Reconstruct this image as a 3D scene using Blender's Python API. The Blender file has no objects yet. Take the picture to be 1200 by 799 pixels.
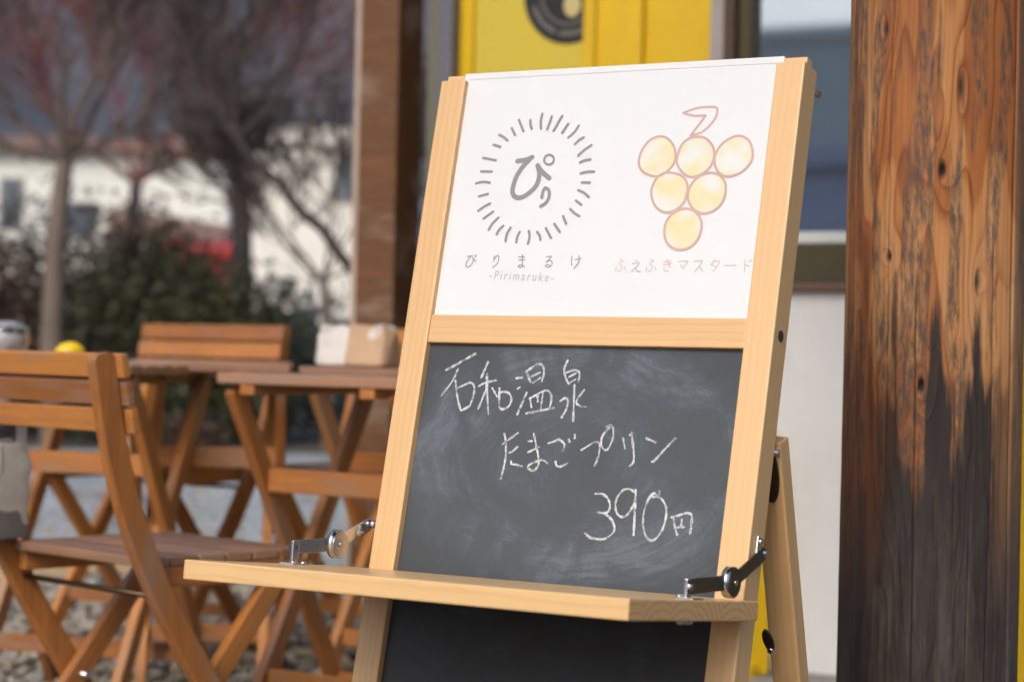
import bpy, bmesh, math, random
import numpy as np
from mathutils import Vector, Matrix, Quaternion
random.seed(7); RNG = np.random.default_rng(7)
SC = bpy.context.scene; COL = SC.collection
R = math.radians
# ------------------------------------------------------------------ camera
F_PX, CXP, CYP = 2460.9, 600.0, 399.5
HC = 0.80                                   # camera height above the terrace
PITCH, ROLL = -0.0045, 0.0221
_cp, _sp, _cr, _sr = math.cos(PITCH), math.sin(PITCH), math.cos(ROLL), math.sin(ROLL)
_R = Matrix(((_cr, -_sr, 0), (_sr, _cr, 0), (0, 0, 1))) @ Matrix(((1, 0, 0), (0, _cp, -_sp), (0, _sp, _cp)))
def _bl(v): return Vector((v[0], v[2], -v[1]))          # right/down/forward -> x, y, z
CAM = Vector((0, 0, HC))
cam_d = bpy.data.cameras.new('camera'); cam = bpy.data.objects.new('camera', cam_d); COL.objects.link(cam)
rx, dn, fw = _bl(_R[0]), _bl(_R[1]), _bl(_R[2])
M = Matrix((rx, -dn, -fw)).transposed().to_4x4(); M.translation = CAM
cam.matrix_world = M
cam_d.sensor_width = 36.0; cam_d.lens = F_PX * 36.0 / 1200.0
cam_d.clip_start = 0.05; cam_d.clip_end = 6000
cam_d.dof.use_dof = True; cam_d.dof.focus_distance = 2.52; cam_d.dof.aperture_fstop = 4.2
SC.camera = cam
def ray(px, py): return _bl(_R.transposed() @ Vector(((px - CXP) / F_PX, (py - CYP) / F_PX, 1)))
def at_depth(px, py, Y): d = ray(px, py); return CAM + d * (Y / d.y)
def on_plane(px, py, P, n): d = ray(px, py); return CAM + d * ((P - CAM).dot(n) / d.dot(n))
# ------------------------------------------------------------------ sky, sun, exposure
SUN = Vector((-0.33, -0.75, 0.58)).normalized()          # towards the sun
w = bpy.data.worlds.new('World'); SC.world = w; w.use_nodes = True
wn = w.node_tree; bg = wn.nodes['Background']
sky = wn.nodes.new('ShaderNodeTexSky'); sky.sky_type = 'NISHITA'; sky.sun_disc = False
sky.sun_elevation = math.asin(SUN.z); sky.sun_rotation = math.atan2(SUN.x, SUN.y)
sky.air_density = 1.0; sky.dust_density = 5.0; sky.ozone_density = 1.0
wn.links.new(sky.outputs[0], bg.inputs[0]); bg.inputs[1].default_value = 0.15
sd = bpy.data.lights.new('sun', 'SUN'); sd.energy = 1.15; sd.angle = R(24); sd.color = (1, .955, .89)
so = bpy.data.objects.new('sun', sd); COL.objects.link(so)
so.rotation_euler = SUN.to_track_quat('Z', 'Y').to_euler(); so.location = (-3, -3, 6)
SC.view_settings.view_transform = 'Standard'; SC.view_settings.look = 'None'
SC.view_settings.exposure = 0.78; SC.view_settings.gamma = 1
SC.render.engine = 'CYCLES'; SC.cycles.use_denoising = True
SC.cycles.max_bounces = 8; SC.cycles.transparent_max_bounces = 12
# ------------------------------------------------------------------ material helpers
class NT:
    def __init__(s, name):
        s.m = bpy.data.materials.new(name); s.m.use_nodes = True; s.t = s.m.node_tree; s.n = s.t.nodes
        s.b = s.n['Principled BSDF']; s.out = s.n['Material Output']
    def node(s, typ, ins=None, **kw):
        x = s.n.new('ShaderNode' + typ)
        for k, v in kw.items(): setattr(x, k, v)
        for k, v in (ins or {}).items(): s.set(x, k, v)
        return x
    def set(s, x, k, v):
        i = x.inputs[k]
        if isinstance(v, bpy.types.NodeSocket): s.t.links.new(v, i)
        elif isinstance(v, bpy.types.Node): s.t.links.new(v.outputs[0], i)
        else: i.default_value = v
    def pbr(s, **kw):
        for k, v in kw.items(): s.set(s.b, k.replace('_', ' '), v)
    def coord(s, scale=(1, 1, 1), kind='Object', offs=True):
        c = s.node('TexCoord').outputs[kind]
        if offs:
            o = s.node('ObjectInfo').outputs['Random']
            mv = s.node('VectorMath', {0: s.vec(o, o, o), 1: (13.7, 7.9, 5.3)}, operation='MULTIPLY')
            c = s.node('VectorMath', {0: c, 1: mv}, operation='ADD').outputs[0]
        return s.node('VectorMath', {0: c, 1: scale}, operation='MULTIPLY').outputs[0]
    def vec(s, x, y, z): return s.node('CombineXYZ', {0: x, 1: y, 2: z}).outputs[0]
    def sep(s, v): return s.node('SeparateXYZ', {0: v}).outputs
    def noise(s, v, scale=1, detail=3, rough=.55, dist=0):
        return s.node('TexNoise', {'Vector': v, 'Scale': scale, 'Detail': detail, 'Roughness': rough, 'Distortion': dist}).outputs['Fac']
    def math(s, op, a, b=0.0, c=0.0, clamp=False):
        x = s.node('Math', operation=op, use_clamp=clamp); s.set(x, 0, a); s.set(x, 1, b); s.set(x, 2, c); return x.outputs[0]
    def mrange(s, v, a, b, c=0.0, d=1.0, smooth=False):
        x = s.node('MapRange', {'Value': v, 'From Min': a, 'From Max': b, 'To Min': c, 'To Max': d})
        if smooth: x.interpolation_type = 'SMOOTHSTEP'
        return x.outputs[0]
    def mix(s, f, a, b, mode='MIX'):
        x = s.node('MixRGB', blend_type=mode); s.set(x, 0, f)
        for i, v in ((1, a), (2, b)): s.set(x, i, v if not isinstance(v, tuple) else (*v[:3], 1))
        return x.outputs[0]
    def ramp(s, f, stops):
        x = s.node('ValToRGB', {0: f}); e = x.color_ramp.elements
        while len(e) < len(stops): e.new(.5)
        for el, (p, c) in zip(e, stops): el.position = p; el.color = (*c, 1)
        return x.outputs[0]
    def bump(s, h, strength=.3, dist=.002):
        x = s.node('Bump', {'Height': h, 'Strength': strength, 'Distance': dist}); s.set(s.b, 'Normal', x.outputs[0])
def simple(name, col, rough=.6, metal=0, var=.12, scale=30, bump=.15, bd=.001, coat=0):
    t = NT(name); v = t.coord(); n = t.noise(v, scale, 4); n2 = t.noise(v, scale / 7, 3)
    k = t.math('ADD', t.math('MULTIPLY', n, .5), t.math('MULTIPLY', n2, .5))
    f = t.mrange(k, .3, .7, 1 - var, 1 + var)
    c = t.mix(1, (*col, 1), t.vec(f, f, f), 'MULTIPLY')
    t.pbr(Base_Color=c, Roughness=t.mrange(n2, .3, .7, rough - .06, rough + .06), Metallic=metal)
    if coat: t.pbr(Coat_Weight=coat, Coat_Roughness=.12)
    if bump: t.bump(n, bump, bd)
    return t.m
# pale pine of the sign: growth rings round a pith line along local x, laminated strips
def pine(name, light, dark, ring=520, amp=.5, rough=.42, strip=.0, wobble=14):
    t = NT(name); v = t.coord((1, 1, 1)); x, y, z = t.sep(v)
    ob = t.node('TexCoord').outputs['Object']; ox, oy, oz = t.sep(ob)
    if strip:
        sid = t.math('FLOOR', t.math('DIVIDE', oy, strip))
        wn_ = t.node('TexWhiteNoise', {'W': sid}, noise_dimensions='1D').outputs['Color']
        a, b, c = t.sep(wn_)
        yy = t.math('ADD', t.math('SUBTRACT', oy, t.math('MULTIPLY', sid, strip)), t.math('MULTIPLY', t.math('SUBTRACT', a, .5), .10))
        zz = t.math('ADD', oz, t.math('ADD', .035, t.math('MULTIPLY', b, .05)))
    else:
        yy = t.math('ADD', oy, .021); zz = t.math('ADD', oz, .027)
    wob = t.noise(t.vec(t.math('MULTIPLY', x, 3.0), t.math('MULTIPLY', y, 14), t.math('MULTIPLY', z, 14)), 1, 3)
    r = t.math('SQRT', t.math('ADD', t.math('MULTIPLY', yy, yy), t.math('MULTIPLY', zz, zz)))
    ph = t.math('ADD', t.math('MULTIPLY', r, ring), t.math('MULTIPLY', wob, wobble))
    fr = t.math('FRACT', t.math('MULTIPLY', ph, .16))
    late = t.mrange(fr, .45, .97, 0, 1, True)
    fib = t.noise(t.vec(t.math('MULTIPLY', x, 9), t.math('MULTIPLY', y, 700), t.math('MULTIPLY', z, 700)), 1, 3)
    tone = t.noise(t.vec(t.math('MULTIPLY', x, 2), t.math('MULTIPLY', y, 20), t.math('MULTIPLY', z, 20)), 1, 2)
    fleck = t.mrange(t.noise(t.vec(t.math('MULTIPLY', x, 34), t.math('MULTIPLY', y, 260), t.math('MULTIPLY', z, 260)), 1, 2), .66, .80, 0, .55)
    rnd = t.node('ObjectInfo').outputs['Random']; late = t.math('ADD', late, t.math('ADD', fleck, t.mrange(rnd, 0, 1, -.7, 1.0)))
    f = t.math('ADD', t.math('MULTIPLY', late, amp), t.math('ADD', t.math('MULTIPLY', t.math('SUBTRACT', fib, .5), .45), t.math('MULTIPLY', t.math('SUBTRACT', tone, .5), .5)), clamp=True)
    t.pbr(Base_Color=t.mix(f, light, dark), Roughness=t.mrange(fib, .3, .7, rough - .05, rough + .1))
    t.pbr(Coat_Weight=.12, Coat_Roughness=.2)
    t.bump(t.math('ADD', fib, t.math('MULTIPLY', late, .4)), .12, .0006)
    return t.m
def teak(name, light, dark, rough=.5):
    t = NT(name); x, y, z = t.sep(t.coord())
    g = t.noise(t.vec(t.math('MULTIPLY', x, 5), t.math('MULTIPLY', y, 90), t.math('MULTIPLY', z, 90)), 1, 4, .6, .6)
    h = t.noise(t.vec(t.math('MULTIPLY', x, 3), t.math('MULTIPLY', y, 9), t.math('MULTIPLY', z, 9)), 1, 3)
    rnd = t.node('ObjectInfo').outputs['Random']
    f = t.math('ADD', t.math('ADD', t.math('MULTIPLY', t.math('SUBTRACT', g, .5), 1.5), t.math('SUBTRACT', h, .5)), t.mrange(rnd, 0, 1, .02, .98), clamp=True)
    worn = t.mrange(t.math('ADD', h, t.math('MULTIPLY', t.math('SUBTRACT', g, .5), .5)), .52, .68, 0, .55)
    c = t.mix(worn, t.mix(f, light, dark), (.34, .24, .17))
    t.pbr(Base_Color=c, Roughness=t.mrange(g, .3, .7, rough - .08, rough + .12)); t.bump(g, .2, .001)
    return t.m
MAT = {}
MAT['pine'] = pine('pine', (.70, .455, .225), (.56, .315, .125), ring=760, amp=.24)
MAT['pine_side'] = MAT['pine']
MAT['pine_shelf'] = pine('pine_shelf', (.72, .475, .225), (.56, .32, .12), ring=420, amp=.42, rough=.3, strip=.062)
MAT['pine_end'] = pine('pine_end', (.66, .41, .19), (.33, .155, .055), ring=700, amp=.75, rough=.55, strip=.062, wobble=2.5)
MAT['teak'] = teak('teak', (.50, .20, .048), (.23, .078, .019))
MAT['teak_grey'] = teak('teak_grey', (.40, .215, .13), (.22, .115, .07), .36)
MAT['white_panel'] = simple('white_panel', (.70, .73, .76), .34, var=.02, scale=9, bump=.10, bd=.004)
MAT['white_edge'] = simple('white_edge', (.70, .72, .74), .3, var=.02, bump=.02)
MAT['chrome'] = simple('chrome', (.60, .60, .61), .22, 1, var=.22, bump=.06)
MAT['steel'] = simple('steel', (.55, .55, .56), .3, 1, var=.1, bump=.05)
MAT['black_metal'] = simple('black_metal', (.018, .017, .016), .34, var=.2, bump=.05)
MAT['brass_dark'] = simple('brass_dark', (.10, .065, .04), .4, .8, var=.2, bump=.05)
MAT['logo_grey'] = simple('logo_grey', (.255, .25, .255), .5, var=.03, bump=0)
MAT['title_grey'] = simple('title_grey', (.30, .30, .305), .5, var=.05, bump=0)
MAT['latin_grey'] = simple('latin_grey', (.42, .43, .44), .5, var=.05, bump=0)
MAT['print_pink'] = simple('print_pink', (.56, .37, .335), .5, var=.1, scale=25, bump=0)
MAT['title_pink'] = simple('title_pink', (.60, .47, .45), .5, var=.06, bump=0)
t = NT('grape_fill'); v = t.coord(); n = t.noise(v, 34, 1)
t.pbr(Base_Color=t.ramp(n, [(.36, (.70, .72, .69)), (.5, (.715, .68, .52)), (.64, (.73, .65, .39))]), Roughness=.45); MAT['grape_fill'] = t.m
# chalkboard with rubbed chalk dust (object coords: x across, z up)
t = NT('chalkboard'); ob = t.node('TexCoord').outputs['Object']; x, y, z = t.sep(ob)
q = t.noise(t.vec(t.math('MULTIPLY', x, 6), 0, t.math('MULTIPLY', z, 6)), 1, 4, .6, 1.2)
# rubbed in sweeping arcs: distance from a tilted oval gives the wiped track
xx = t.math('DIVIDE', t.math('ADD', t.math('SUBTRACT', x, .255), t.math('MULTIPLY', t.math('SUBTRACT', q, .5), .10)), .20)
zz = t.math('DIVIDE', t.math('ADD', t.math('SUBTRACT', z, .695), t.math('MULTIPLY', t.math('SUBTRACT', q, .5), .08)), .135)
rr = t.math('SQRT', t.math('ADD', t.math('MULTIPLY', xx, xx), t.math('MULTIPLY', zz, zz)))
arc = t.math('SUBTRACT', 1, t.math('MULTIPLY', t.math('ABSOLUTE', t.math('SUBTRACT', rr, .94)), 3.2), clamp=True)
fine = t.noise(t.vec(t.math('MULTIPLY', rr, 26), 0, t.math('MULTIPLY', t.math('ARCTAN2', zz, xx), 1.6)), 1, 5, .65)
blot = t.noise(t.vec(t.math('MULTIPLY', x, 13), 2.3, t.math('MULTIPLY', z, 13)), 1, 4, .6, .5)
inside = t.mrange(rr, 1.3, .95, 0, 1, True)
up = t.mrange(z, .50, .56, 0, 1, True)
dust = t.math('ADD', t.math('MULTIPLY', t.math('MULTIPLY', arc, t.mrange(blot, .42, .75)), t.mrange(fine, .3, .7, .25, 1)), t.math('MULTIPLY', inside, t.math('ADD', t.math('MULTIPLY', blot, .30), t.math('MULTIPLY', fine, .15))))
low = t.math('MULTIPLY', t.mrange(blot, .45, .8), t.mrange(fine, .38, .70, .06, .75))
dust = t.math('ADD', t.math('MULTIPLY', dust, up), t.math('ADD', t.math('MULTIPLY', up, .24), low), clamp=True)
grit = t.noise(ob, 900, 2)
dust = t.math('MULTIPLY', dust, t.mrange(grit, .3, .7, .60, 1.0), clamp=True)
t.pbr(Base_Color=t.mix(dust, (.026, .028, .031), (.128, .160, .195)), Roughness=t.mrange(dust, 0, .5, .55, .85))
t.bump(grit, .1, .0004); MAT['chalkboard'] = t.m
t = NT('chalk'); n = t.noise(t.coord((1, 1, 1), offs=False), 1500, 2, .6); n2 = t.noise(t.coord(offs=False), 160, 2)
t.pbr(Base_Color=(.60, .64, .67, 1), Roughness=.95)
al = t.mrange(t.math('ADD', n, t.math('MULTIPLY', t.math('SUBTRACT', n2, .5), .7)), .34, .56, .14, 1)
t.pbr(Alpha=al); MAT['chalk'] = t.m
MAT['chalk_dust'] = simple('chalk_dust', (.26, .29, .31), .95, var=.1)
MAT['yellow'] = simple('yellow', (.66, .43, .002), .42, var=.10, scale=7, bump=.08)
MAT['yellow_pane'] = simple('yellow_pane', (.56, .44, .04), .16, var=.05, scale=8, bump=.02)
MAT['plaster'] = simple('plaster', (.80, .80, .79), .8, var=.05, scale=25, bump=.25)
MAT['grey_frame'] = simple('grey_frame', (.33, .30, .29), .5, var=.08)
MAT['blue_frame'] = simple('blue_frame', (.12, .12, .15), .5, var=.1)
MAT['olive_wall'] = simple('olive_wall', (.13, .125, .095), .7, var=.12)
MAT['brown_frame'] = simple('brown_frame', (.065, .034, .016), .5, var=.2)
MAT['olive_board'] = simple('olive_board', (.065, .052, .018), .55, var=.15)
MAT['red_board'] = simple('red_board', (.16, .085, .06), .6, var=.15)
MAT['white_sill'] = simple('white_sill', (.72, .74, .73), .35, var=.04)
MAT['soffit'] = teak('soffit', (.16, .09, .045), (.10, .055, .028), .7)
MAT['post_brown'] = teak('post_brown', (.19, .078, .022), (.055, .022, .008), .6)
MAT['strip_pale'] = simple('strip_pale', (.42, .33, .27), .7, var=.15)
MAT['sticker'] = simple('sticker', (.012, .012, .012), .75, var=.15)
MAT['sticker_grey'] = simple('sticker_grey', (.15, .14, .13), .6, var=.1)
MAT['sticker_cream'] = simple('sticker_cream', (.52, .44, .20), .5, var=.08)
t = NT('window_glass'); t.pbr(Base_Color=(.66, .71, .73, 1), Metallic=1.0, Roughness=.03)   # heat-reflecting pane
MAT['window_glass'] = t.m
t = NT('clear_glass'); t.pbr(Base_Color=(.95, .97, 1, 1), Roughness=.02, IOR=1.45, Transmission_Weight=1.0); MAT['clear_glass'] = t.m
MAT['concrete'] = simple('concrete', (.34, .33, .315), .85, var=.12, scale=12, bump=.3)
MAT['asphalt'] = simple('asphalt', (.31, .34, .355), .85, var=.42, scale=9, bump=.4, bd=.003)
MAT['kerb'] = simple('kerb', (.40, .29, .16), .8, var=.15)
MAT['soil'] = simple('soil', (.085, .07, .055), .95, var=.35, scale=14, bump=.6, bd=.01)
t = NT('pebble'); g = t.node('NewGeometry').outputs['Random Per Island']; n = t.noise(t.coord(offs=False), 90, 3)
c = t.ramp(g, [(0, (.07, .055, .045)), (.2, (.30, .24, .17)), (.42, (.44, .38, .28)), (.6, (.30, .29, .27)), (.8, (.52, .48, .40)), (1, (.16, .13, .11))])
t.pbr(Base_Color=t.mix(.5, c, t.mix(1, c, t.vec(n, n, n), 'MULTIPLY')), Roughness=.7); MAT['pebble'] = t.m
def leafy(name, cols, rough=.55):
    t = NT(name); g = t.node('NewGeometry').outputs['Random Per Island']
    t.pbr(Base_Color=t.ramp(g, [(i / (len(cols) - 1), c) for i, c in enumerate(cols)]), Roughness=rough)
    return t.m
MAT['hedge'] = leafy('hedge', [(.016, .015, .008), (.05, .055, .016), (.03, .022, .012), (.09, .11, .026)])
MAT['hedge_red'] = leafy('hedge_red', [(.03, .016, .010), (.10, .03, .02), (.045, .03, .016), (.06, .04, .02)])
MAT['pale_shrub'] = leafy('pale_shrub', [(.06, .085, .07), (.14, .18, .155), (.09, .12, .10), (.22, .25, .22)])
MAT['twig'] = leafy('twig', [(.055, .040, .034), (.10, .074, .062), (.07, .05, .043)], .85)
MAT['twig_red'] = leafy('twig_red', [(.15, .040, .034), (.10, .045, .04), (.20, .045, .038)], .85)
MAT['twig_dark'] = leafy('twig_dark', [(.028, .023, .020), (.055, .044, .038), (.02, .017, .015)], .85)
MAT['bark'] = simple('bark', (.15, .115, .09), .9, var=.3, scale=25, bump=.8, bd=.01)
MAT['bark_dark'] = simple('bark_dark', (.04, .032, .027), .9, var=.3, scale=25, bump=.8, bd=.01)
MAT['house_white'] = simple('house_white', (.74, .77, .73), .8, var=.07, scale=2, bump=.1)
MAT['house_cream'] = simple('house_cream', (.74, .72, .66), .8, var=.09, scale=3, bump=.1)
MAT['house_lilac'] = simple('house_lilac', (.66, .66, .76), .8, var=.09, scale=3, bump=.1)
MAT['roof_tile'] = simple('roof_tile', (.20, .125, .095), .75, var=.2, scale=4, bump=.3, bd=.01)
MAT['far_glass'] = simple('far_glass', (.10, .13, .155), .1, var=.15, scale=2, bump=0)
MAT['red_paint'] = simple('red_paint', (.42, .012, .018), .28, var=.04, bump=0, coat=.6)
MAT['rubber'] = simple('rubber', (.02, .02, .02), .8, var=.2)
MAT['kraft'] = simple('kraft', (.50, .34, .215), .8, var=.1, scale=14, bump=.3)
MAT['paper_white'] = simple('paper_white', (.60, .565, .54), .75, var=.06, scale=14, bump=.3)
MAT['cotton'] = simple('cotton', (.62, .58, .52), .95, var=.1, scale=60, bump=.4)
MAT['cotton_grey'] = simple('cotton_grey', (.22, .205, .19), .95, var=.12, scale=60, bump=.4)
MAT['lemon'] = simple('lemon', (.75, .52, .004), .42, var=.06, scale=60, bump=.3)
t = NT('hill_forest'); v = t.coord(offs=False); n = t.noise(v, .035, 8, .68); n2 = t.noise(v, .006, 4)
c = t.mix(t.mrange(n, .38, .62), (.028, .030, .040), (.095, .082, .088)); c = t.mix(t.mrange(n2, .42, .6), c, t.mix(t.mrange(n, .4, .6), (.022, .032, .042), (.058, .068, .075)))
t.pbr(Base_Color=c, Roughness=.95); t.bump(n, 1, 6); MAT['hill_forest'] = t.m
# ------------------------------------------------------------------ object helpers
ABS = {}
def tag(o, label=None, cat=None, group=None, kind=None):
    if label: o['label'] = label
    if cat: o['category'] = cat
    if group: o['group'] = group
    if kind: o['kind'] = kind
    return o
def put(o, parent, Mw):
    COL.objects.link(o); ABS[o.name] = Mw
    if parent is not None:
        o.parent = parent; o.matrix_basis = ABS[parent.name].inverted() @ Mw
    else: o.matrix_basis = Mw
    return o
def empty(name, Mw): 
    e = bpy.data.objects.new(name, None); e.empty_display_size = .1
    return put(e, None, Mw)
def obj(name, bm, mat, parent=None, Mw=None, smooth=False):
    me = bpy.data.meshes.new(name)
    if isinstance(bm, tuple): me.from_pydata(bm[0], [], bm[1])
    else: bm.to_mesh(me); bm.free()
    for m in (mat if isinstance(mat, (list, tuple)) else [mat]): me.materials.append(MAT[m] if isinstance(m, str) else m)
    if smooth: me.polygons.foreach_set('use_smooth', [True] * len(me.polygons))
    me.update()
    o = bpy.data.objects.new(name, me)
    return put(o, parent, Mw if Mw is not None else Matrix.Identity(4))
def frame(origin, x, z):
    x = x.normalized(); y = z.cross(x).normalized(); z = x.cross(y)
    m = Matrix((x, y, z)).transposed().to_4x4(); m.translation = origin; return m
def bbox_bm(lx, ly, lz, bev=.002, seg=2):
    bm = bmesh.new(); bmesh.ops.create_cube(bm, size=1)
    bmesh.ops.scale(bm, vec=(lx, ly, lz), verts=bm.verts)
    if bev: bmesh.ops.bevel(bm, geom=list(bm.edges), offset=bev, segments=seg, affect='EDGES', profile=.6)
    return bm
def beam(name, p0, p1, updir, w, t, mat, parent, base=None, bev=.002, **kw):
    """bar from p0 to p1 (in the parent's frame `base`); w across, t along updir; local x runs along it"""
    p0, p1, u = Vector(p0), Vector(p1), Vector(updir)
    Mx = frame((p0 + p1) / 2, p1 - p0, u)
    Mw = (base if base is not None else Matrix.Identity(4)) @ Mx
    return obj(name, bbox_bm((p1 - p0).length, w, t, bev), mat, parent, Mw, **kw)
def block(name, lo, hi, mat, parent, base=None, bev=.003):
    lo, hi = Vector(lo), Vector(hi); d = hi - lo
    Mw = (base if base is not None else Matrix.Identity(4)) @ Matrix.Translation((lo + hi) / 2)
    return obj(name, bbox_bm(abs(d.x), abs(d.y), abs(d.z), bev), mat, parent, Mw)
def cyl(name, p0, p1, r, mat, parent, base=None, r2=None, seg=20, bev=0):
    p0, p1 = Vector(p0), Vector(p1); d = p1 - p0
    bm = bmesh.new(); bmesh.ops.create_cone(bm, cap_ends=True, segments=seg, radius1=r, radius2=r if r2 is None else r2, depth=d.length)
    if bev: bmesh.ops.bevel(bm, geom=[e for e in bm.edges if len(e.link_faces) == 2 and e.calc_face_angle() > .9], offset=bev, segments=2, affect='EDGES')
    for f in bm.faces: f.smooth = len(f.verts) == 4
    q = d.to_track_quat('Z', 'Y').to_matrix().to_4x4(); q.translation = (p0 + p1) / 2
    return obj(name, bm, mat, parent, (base if base is not None else Matrix.Identity(4)) @ q)
def sweep(path, w, t, side, round_ends=False):
    """rectangular bar along a polyline; `side` is the constant thickness axis; returns bmesh"""
    bm = bmesh.new(); rows = []; n = len(path)
    for i, p in enumerate(path):
        d = (path[min(i + 1, n - 1)] - path[max(i - 1, 0)]).normalized(); nn = d.cross(side).normalized()
        e_ = min(i, n - 1 - i); kw = w * ((.45, .8, .95)[e_] if round_ends and e_ < 3 else 1); rows.append([bm.verts.new(p + nn * a * kw / 2 + side * b * t / 2) for a, b in ((-1, -.8), (-.85, -1), (.85, -1), (1, -.8), (1, .8), (.85, 1), (-.85, 1), (-1, .8))])
    for a, b in zip(rows, rows[1:]):
        for i in range(8): bm.faces.new((a[i], a[(i + 1) % 8], b[(i + 1) % 8], b[i]))
    bm.faces.new(rows[0][::-1]); bm.faces.new(rows[-1]); bmesh.ops.recalc_face_normals(bm, faces=bm.faces)
    return bm
def copy_tree(o, parent=None):
    c = o.copy(); COL.objects.link(c); c.parent = parent
    if parent is not None: c.matrix_parent_inverse = o.matrix_parent_inverse.copy(); c.matrix_basis = o.matrix_basis.copy()
    for ch in [k for k in list(bpy.data.objects) if k.parent == o and k is not c]: copy_tree(ch, c)
    return c
def rotz(a, loc=(0, 0, 0)): m = Matrix.Rotation(a, 4, 'Z'); m.translation = Vector(loc); return m
SLOPE = .018
def gz(y): return (max(0.0, SLOPE * (min(y, 60) - 3.0)) + .032 * min(max((y - 4.6) / .6, 0), 1)) if y > 3 else 0.0
# ------------------------------------------------------------------ ground
def sheet(name, x0, x1, ys, mat, dz, nx=2):
    vs, fs = [], []
    for y in ys:
        for i in range(nx): vs.append((x0 + (x1 - x0) * i / (nx - 1), y, gz(y) + dz))
    for j in range(len(ys) - 1):
        for i in range(nx - 1): a = j * nx + i; fs.append((a, a + 1, a + nx + 1, a + nx))
    return tag(obj(name, (vs, fs), mat), kind='structure')
def ground_sheet():
    xs = [-1500, -60, -8, -.75, -.2, 3, 60, 1500]; ys = [-1500, -60, -5, 0, 3, 4.6, 5.2, 6, 10, 20, 40, 60, 1500]; n = len(xs)
    vs = [(x, y, (gz(y) if (x < -.5 or y > 12) else 0) - .012) for y in ys for x in xs]
    fs = [(j * n + i, j * n + i + 1, (j + 1) * n + i + 1, (j + 1) * n + i) for j in range(len(ys) - 1) for i in range(n - 1)]
    tag(obj('ground', (vs, fs), 'soil'), kind='structure')
ground_sheet()
sheet('road', -60, -.45, [6.5, 8, 10, 11.8], 'asphalt', 0.0)
tag(block('kerb', (-30, 6.34, gz(6.4) - .10), (-.75, 6.5, gz(6.4) + .03), 'kerb', None), kind='structure')
# wall frame: sign and wall face the same way
YAW = 0.5329; ca, sa = math.cos(YAW), math.sin(YAW)
WA = Vector((ca, -sa, 0)); WN = Vector((-sa, -ca, 0))     # along the wall to the right; outwards
WP = Vector((.64, 5.3, 0))
WALL = Matrix((WA, -WN, Vector((0, 0, 1)))).transposed().to_4x4(); WALL.translation = WP   # local x right, y into wall, z up
WI = WALL.inverted()
def wall_px(px, py, off=0.0): return WI @ on_plane(px, py, WP + WN * off, WN)
b = obj('terrace', bbox_bm(6.0, 2.1, .1, .004), 'concrete', None, WALL @ Matrix.Translation((2.42, -1.08, -.046 + gz(5) * .0)))
tag(b, kind='structure')
# gravel: many loose stones on the yard
def gravel():
    base = []; bm = bmesh.new(); bmesh.ops.create_icosphere(bm, subdivisions=1, radius=1)
    bv = np.array([v.co[:] for v in bm.verts]); bf = np.array([[v.index for v in f.verts] for f in bm.faces]); bm.free()
    N = 15000; nv = len(bv)
    xs = RNG.uniform(-2.4, .5, N); ys = 3.05 + (6.35 - 3.05) * RNG.random(N) ** 1.1; far = RNG.random(N) < .10; ys = np.where(far, RNG.uniform(6.3, 9.5, N), ys); xs = np.where(far, RNG.uniform(-2.6, -.5, N), xs)
    s = RNG.uniform(.008, .022, N); V = np.zeros((N, nv, 3)); 
    sc = RNG.uniform(.7, 1.3, (N, 1, 3)) * np.array([1, 1, .65]); jit = 1 + RNG.uniform(-.22, .22, (N, nv, 1))
    a = RNG.uniform(0, 6.28, N); c, sn = np.cos(a)[:, None], np.sin(a)[:, None]
    P = bv[None] * jit * sc * s[:, None, None]
    V[:, :, 0] = P[:, :, 0] * c - P[:, :, 1] * sn + xs[:, None]; V[:, :, 1] = P[:, :, 0] * sn + P[:, :, 1] * c + ys[:, None]
    V[:, :, 2] = P[:, :, 2] + (SLOPE * (ys - 3) + .032 * np.clip((ys - 4.6) / .6, 0, 1) - .012 + s * .3 + RNG.uniform(0, .008, N))[:, None]
    Fc = (bf[None] + (np.arange(N) * nv)[:, None, None]).reshape(-1, 3)
    o = obj('gravel', (V.reshape(-1, 3).tolist(), Fc.tolist()), 'pebble')
    tag(o, 'tan and grey pebble gravel under the folding tables and chairs', 'gravel', kind='stuff')
gravel()
# ------------------------------------------------------------------ building
cafe = empty('cafe_building', WALL)
tag(cafe, 'white and yellow building with a yellow door and dark framed window', 'building')
def wbox(name, x0, x1, y0, y1, z0, z1, mat, parent=cafe, bev=.003): return block(name, (x0, y0, z0), (x1, y1, z1), mat, parent, WALL, bev)
xl = lambda px, py=40: wall_px(px, py).x
zl = lambda px, py: wall_px(px, py).z
dL, dR = xl(534), xl(836); X0 = xl(497)
wL, wR = xl(880), 1.15
zsill = zl(965, 285); zb1 = zl(965, 331); zb2 = zl(965, 341)
YL = xl(1188, 600)
# wall pieces round the openings
wbox('wall', xl(853), YL, 0, .14, .0145, zb2 - .001, 'plaster')
wbox('wall', dR + .05, 1.3, 0, .14, 2.15, 2.7, 'plaster')
wbox('wall', X0, dL - .04, .02, .14, .0, 2.7, 'olive_wall')
wbox('lintel', dL - .04, dR + .05, .0, .14, 2.05, 2.7, 'olive_wall')
wbox('plinth', xl(853) - .02, YL, -.012, .13, -.03, .014, 'concrete')
wbox('yellow_panel', YL, YL + 1.6, -.03, .14, 0, 2.7, 'yellow')
# end wall going back, closing the building on the left
wbox('wall', X0, X0 + .14, .14, 4, 0, 2.7, 'olive_wall')
wbox('wall', -.3, 1.2, .9, 1.0, 0, 2.7, 'brown_frame')
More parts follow.
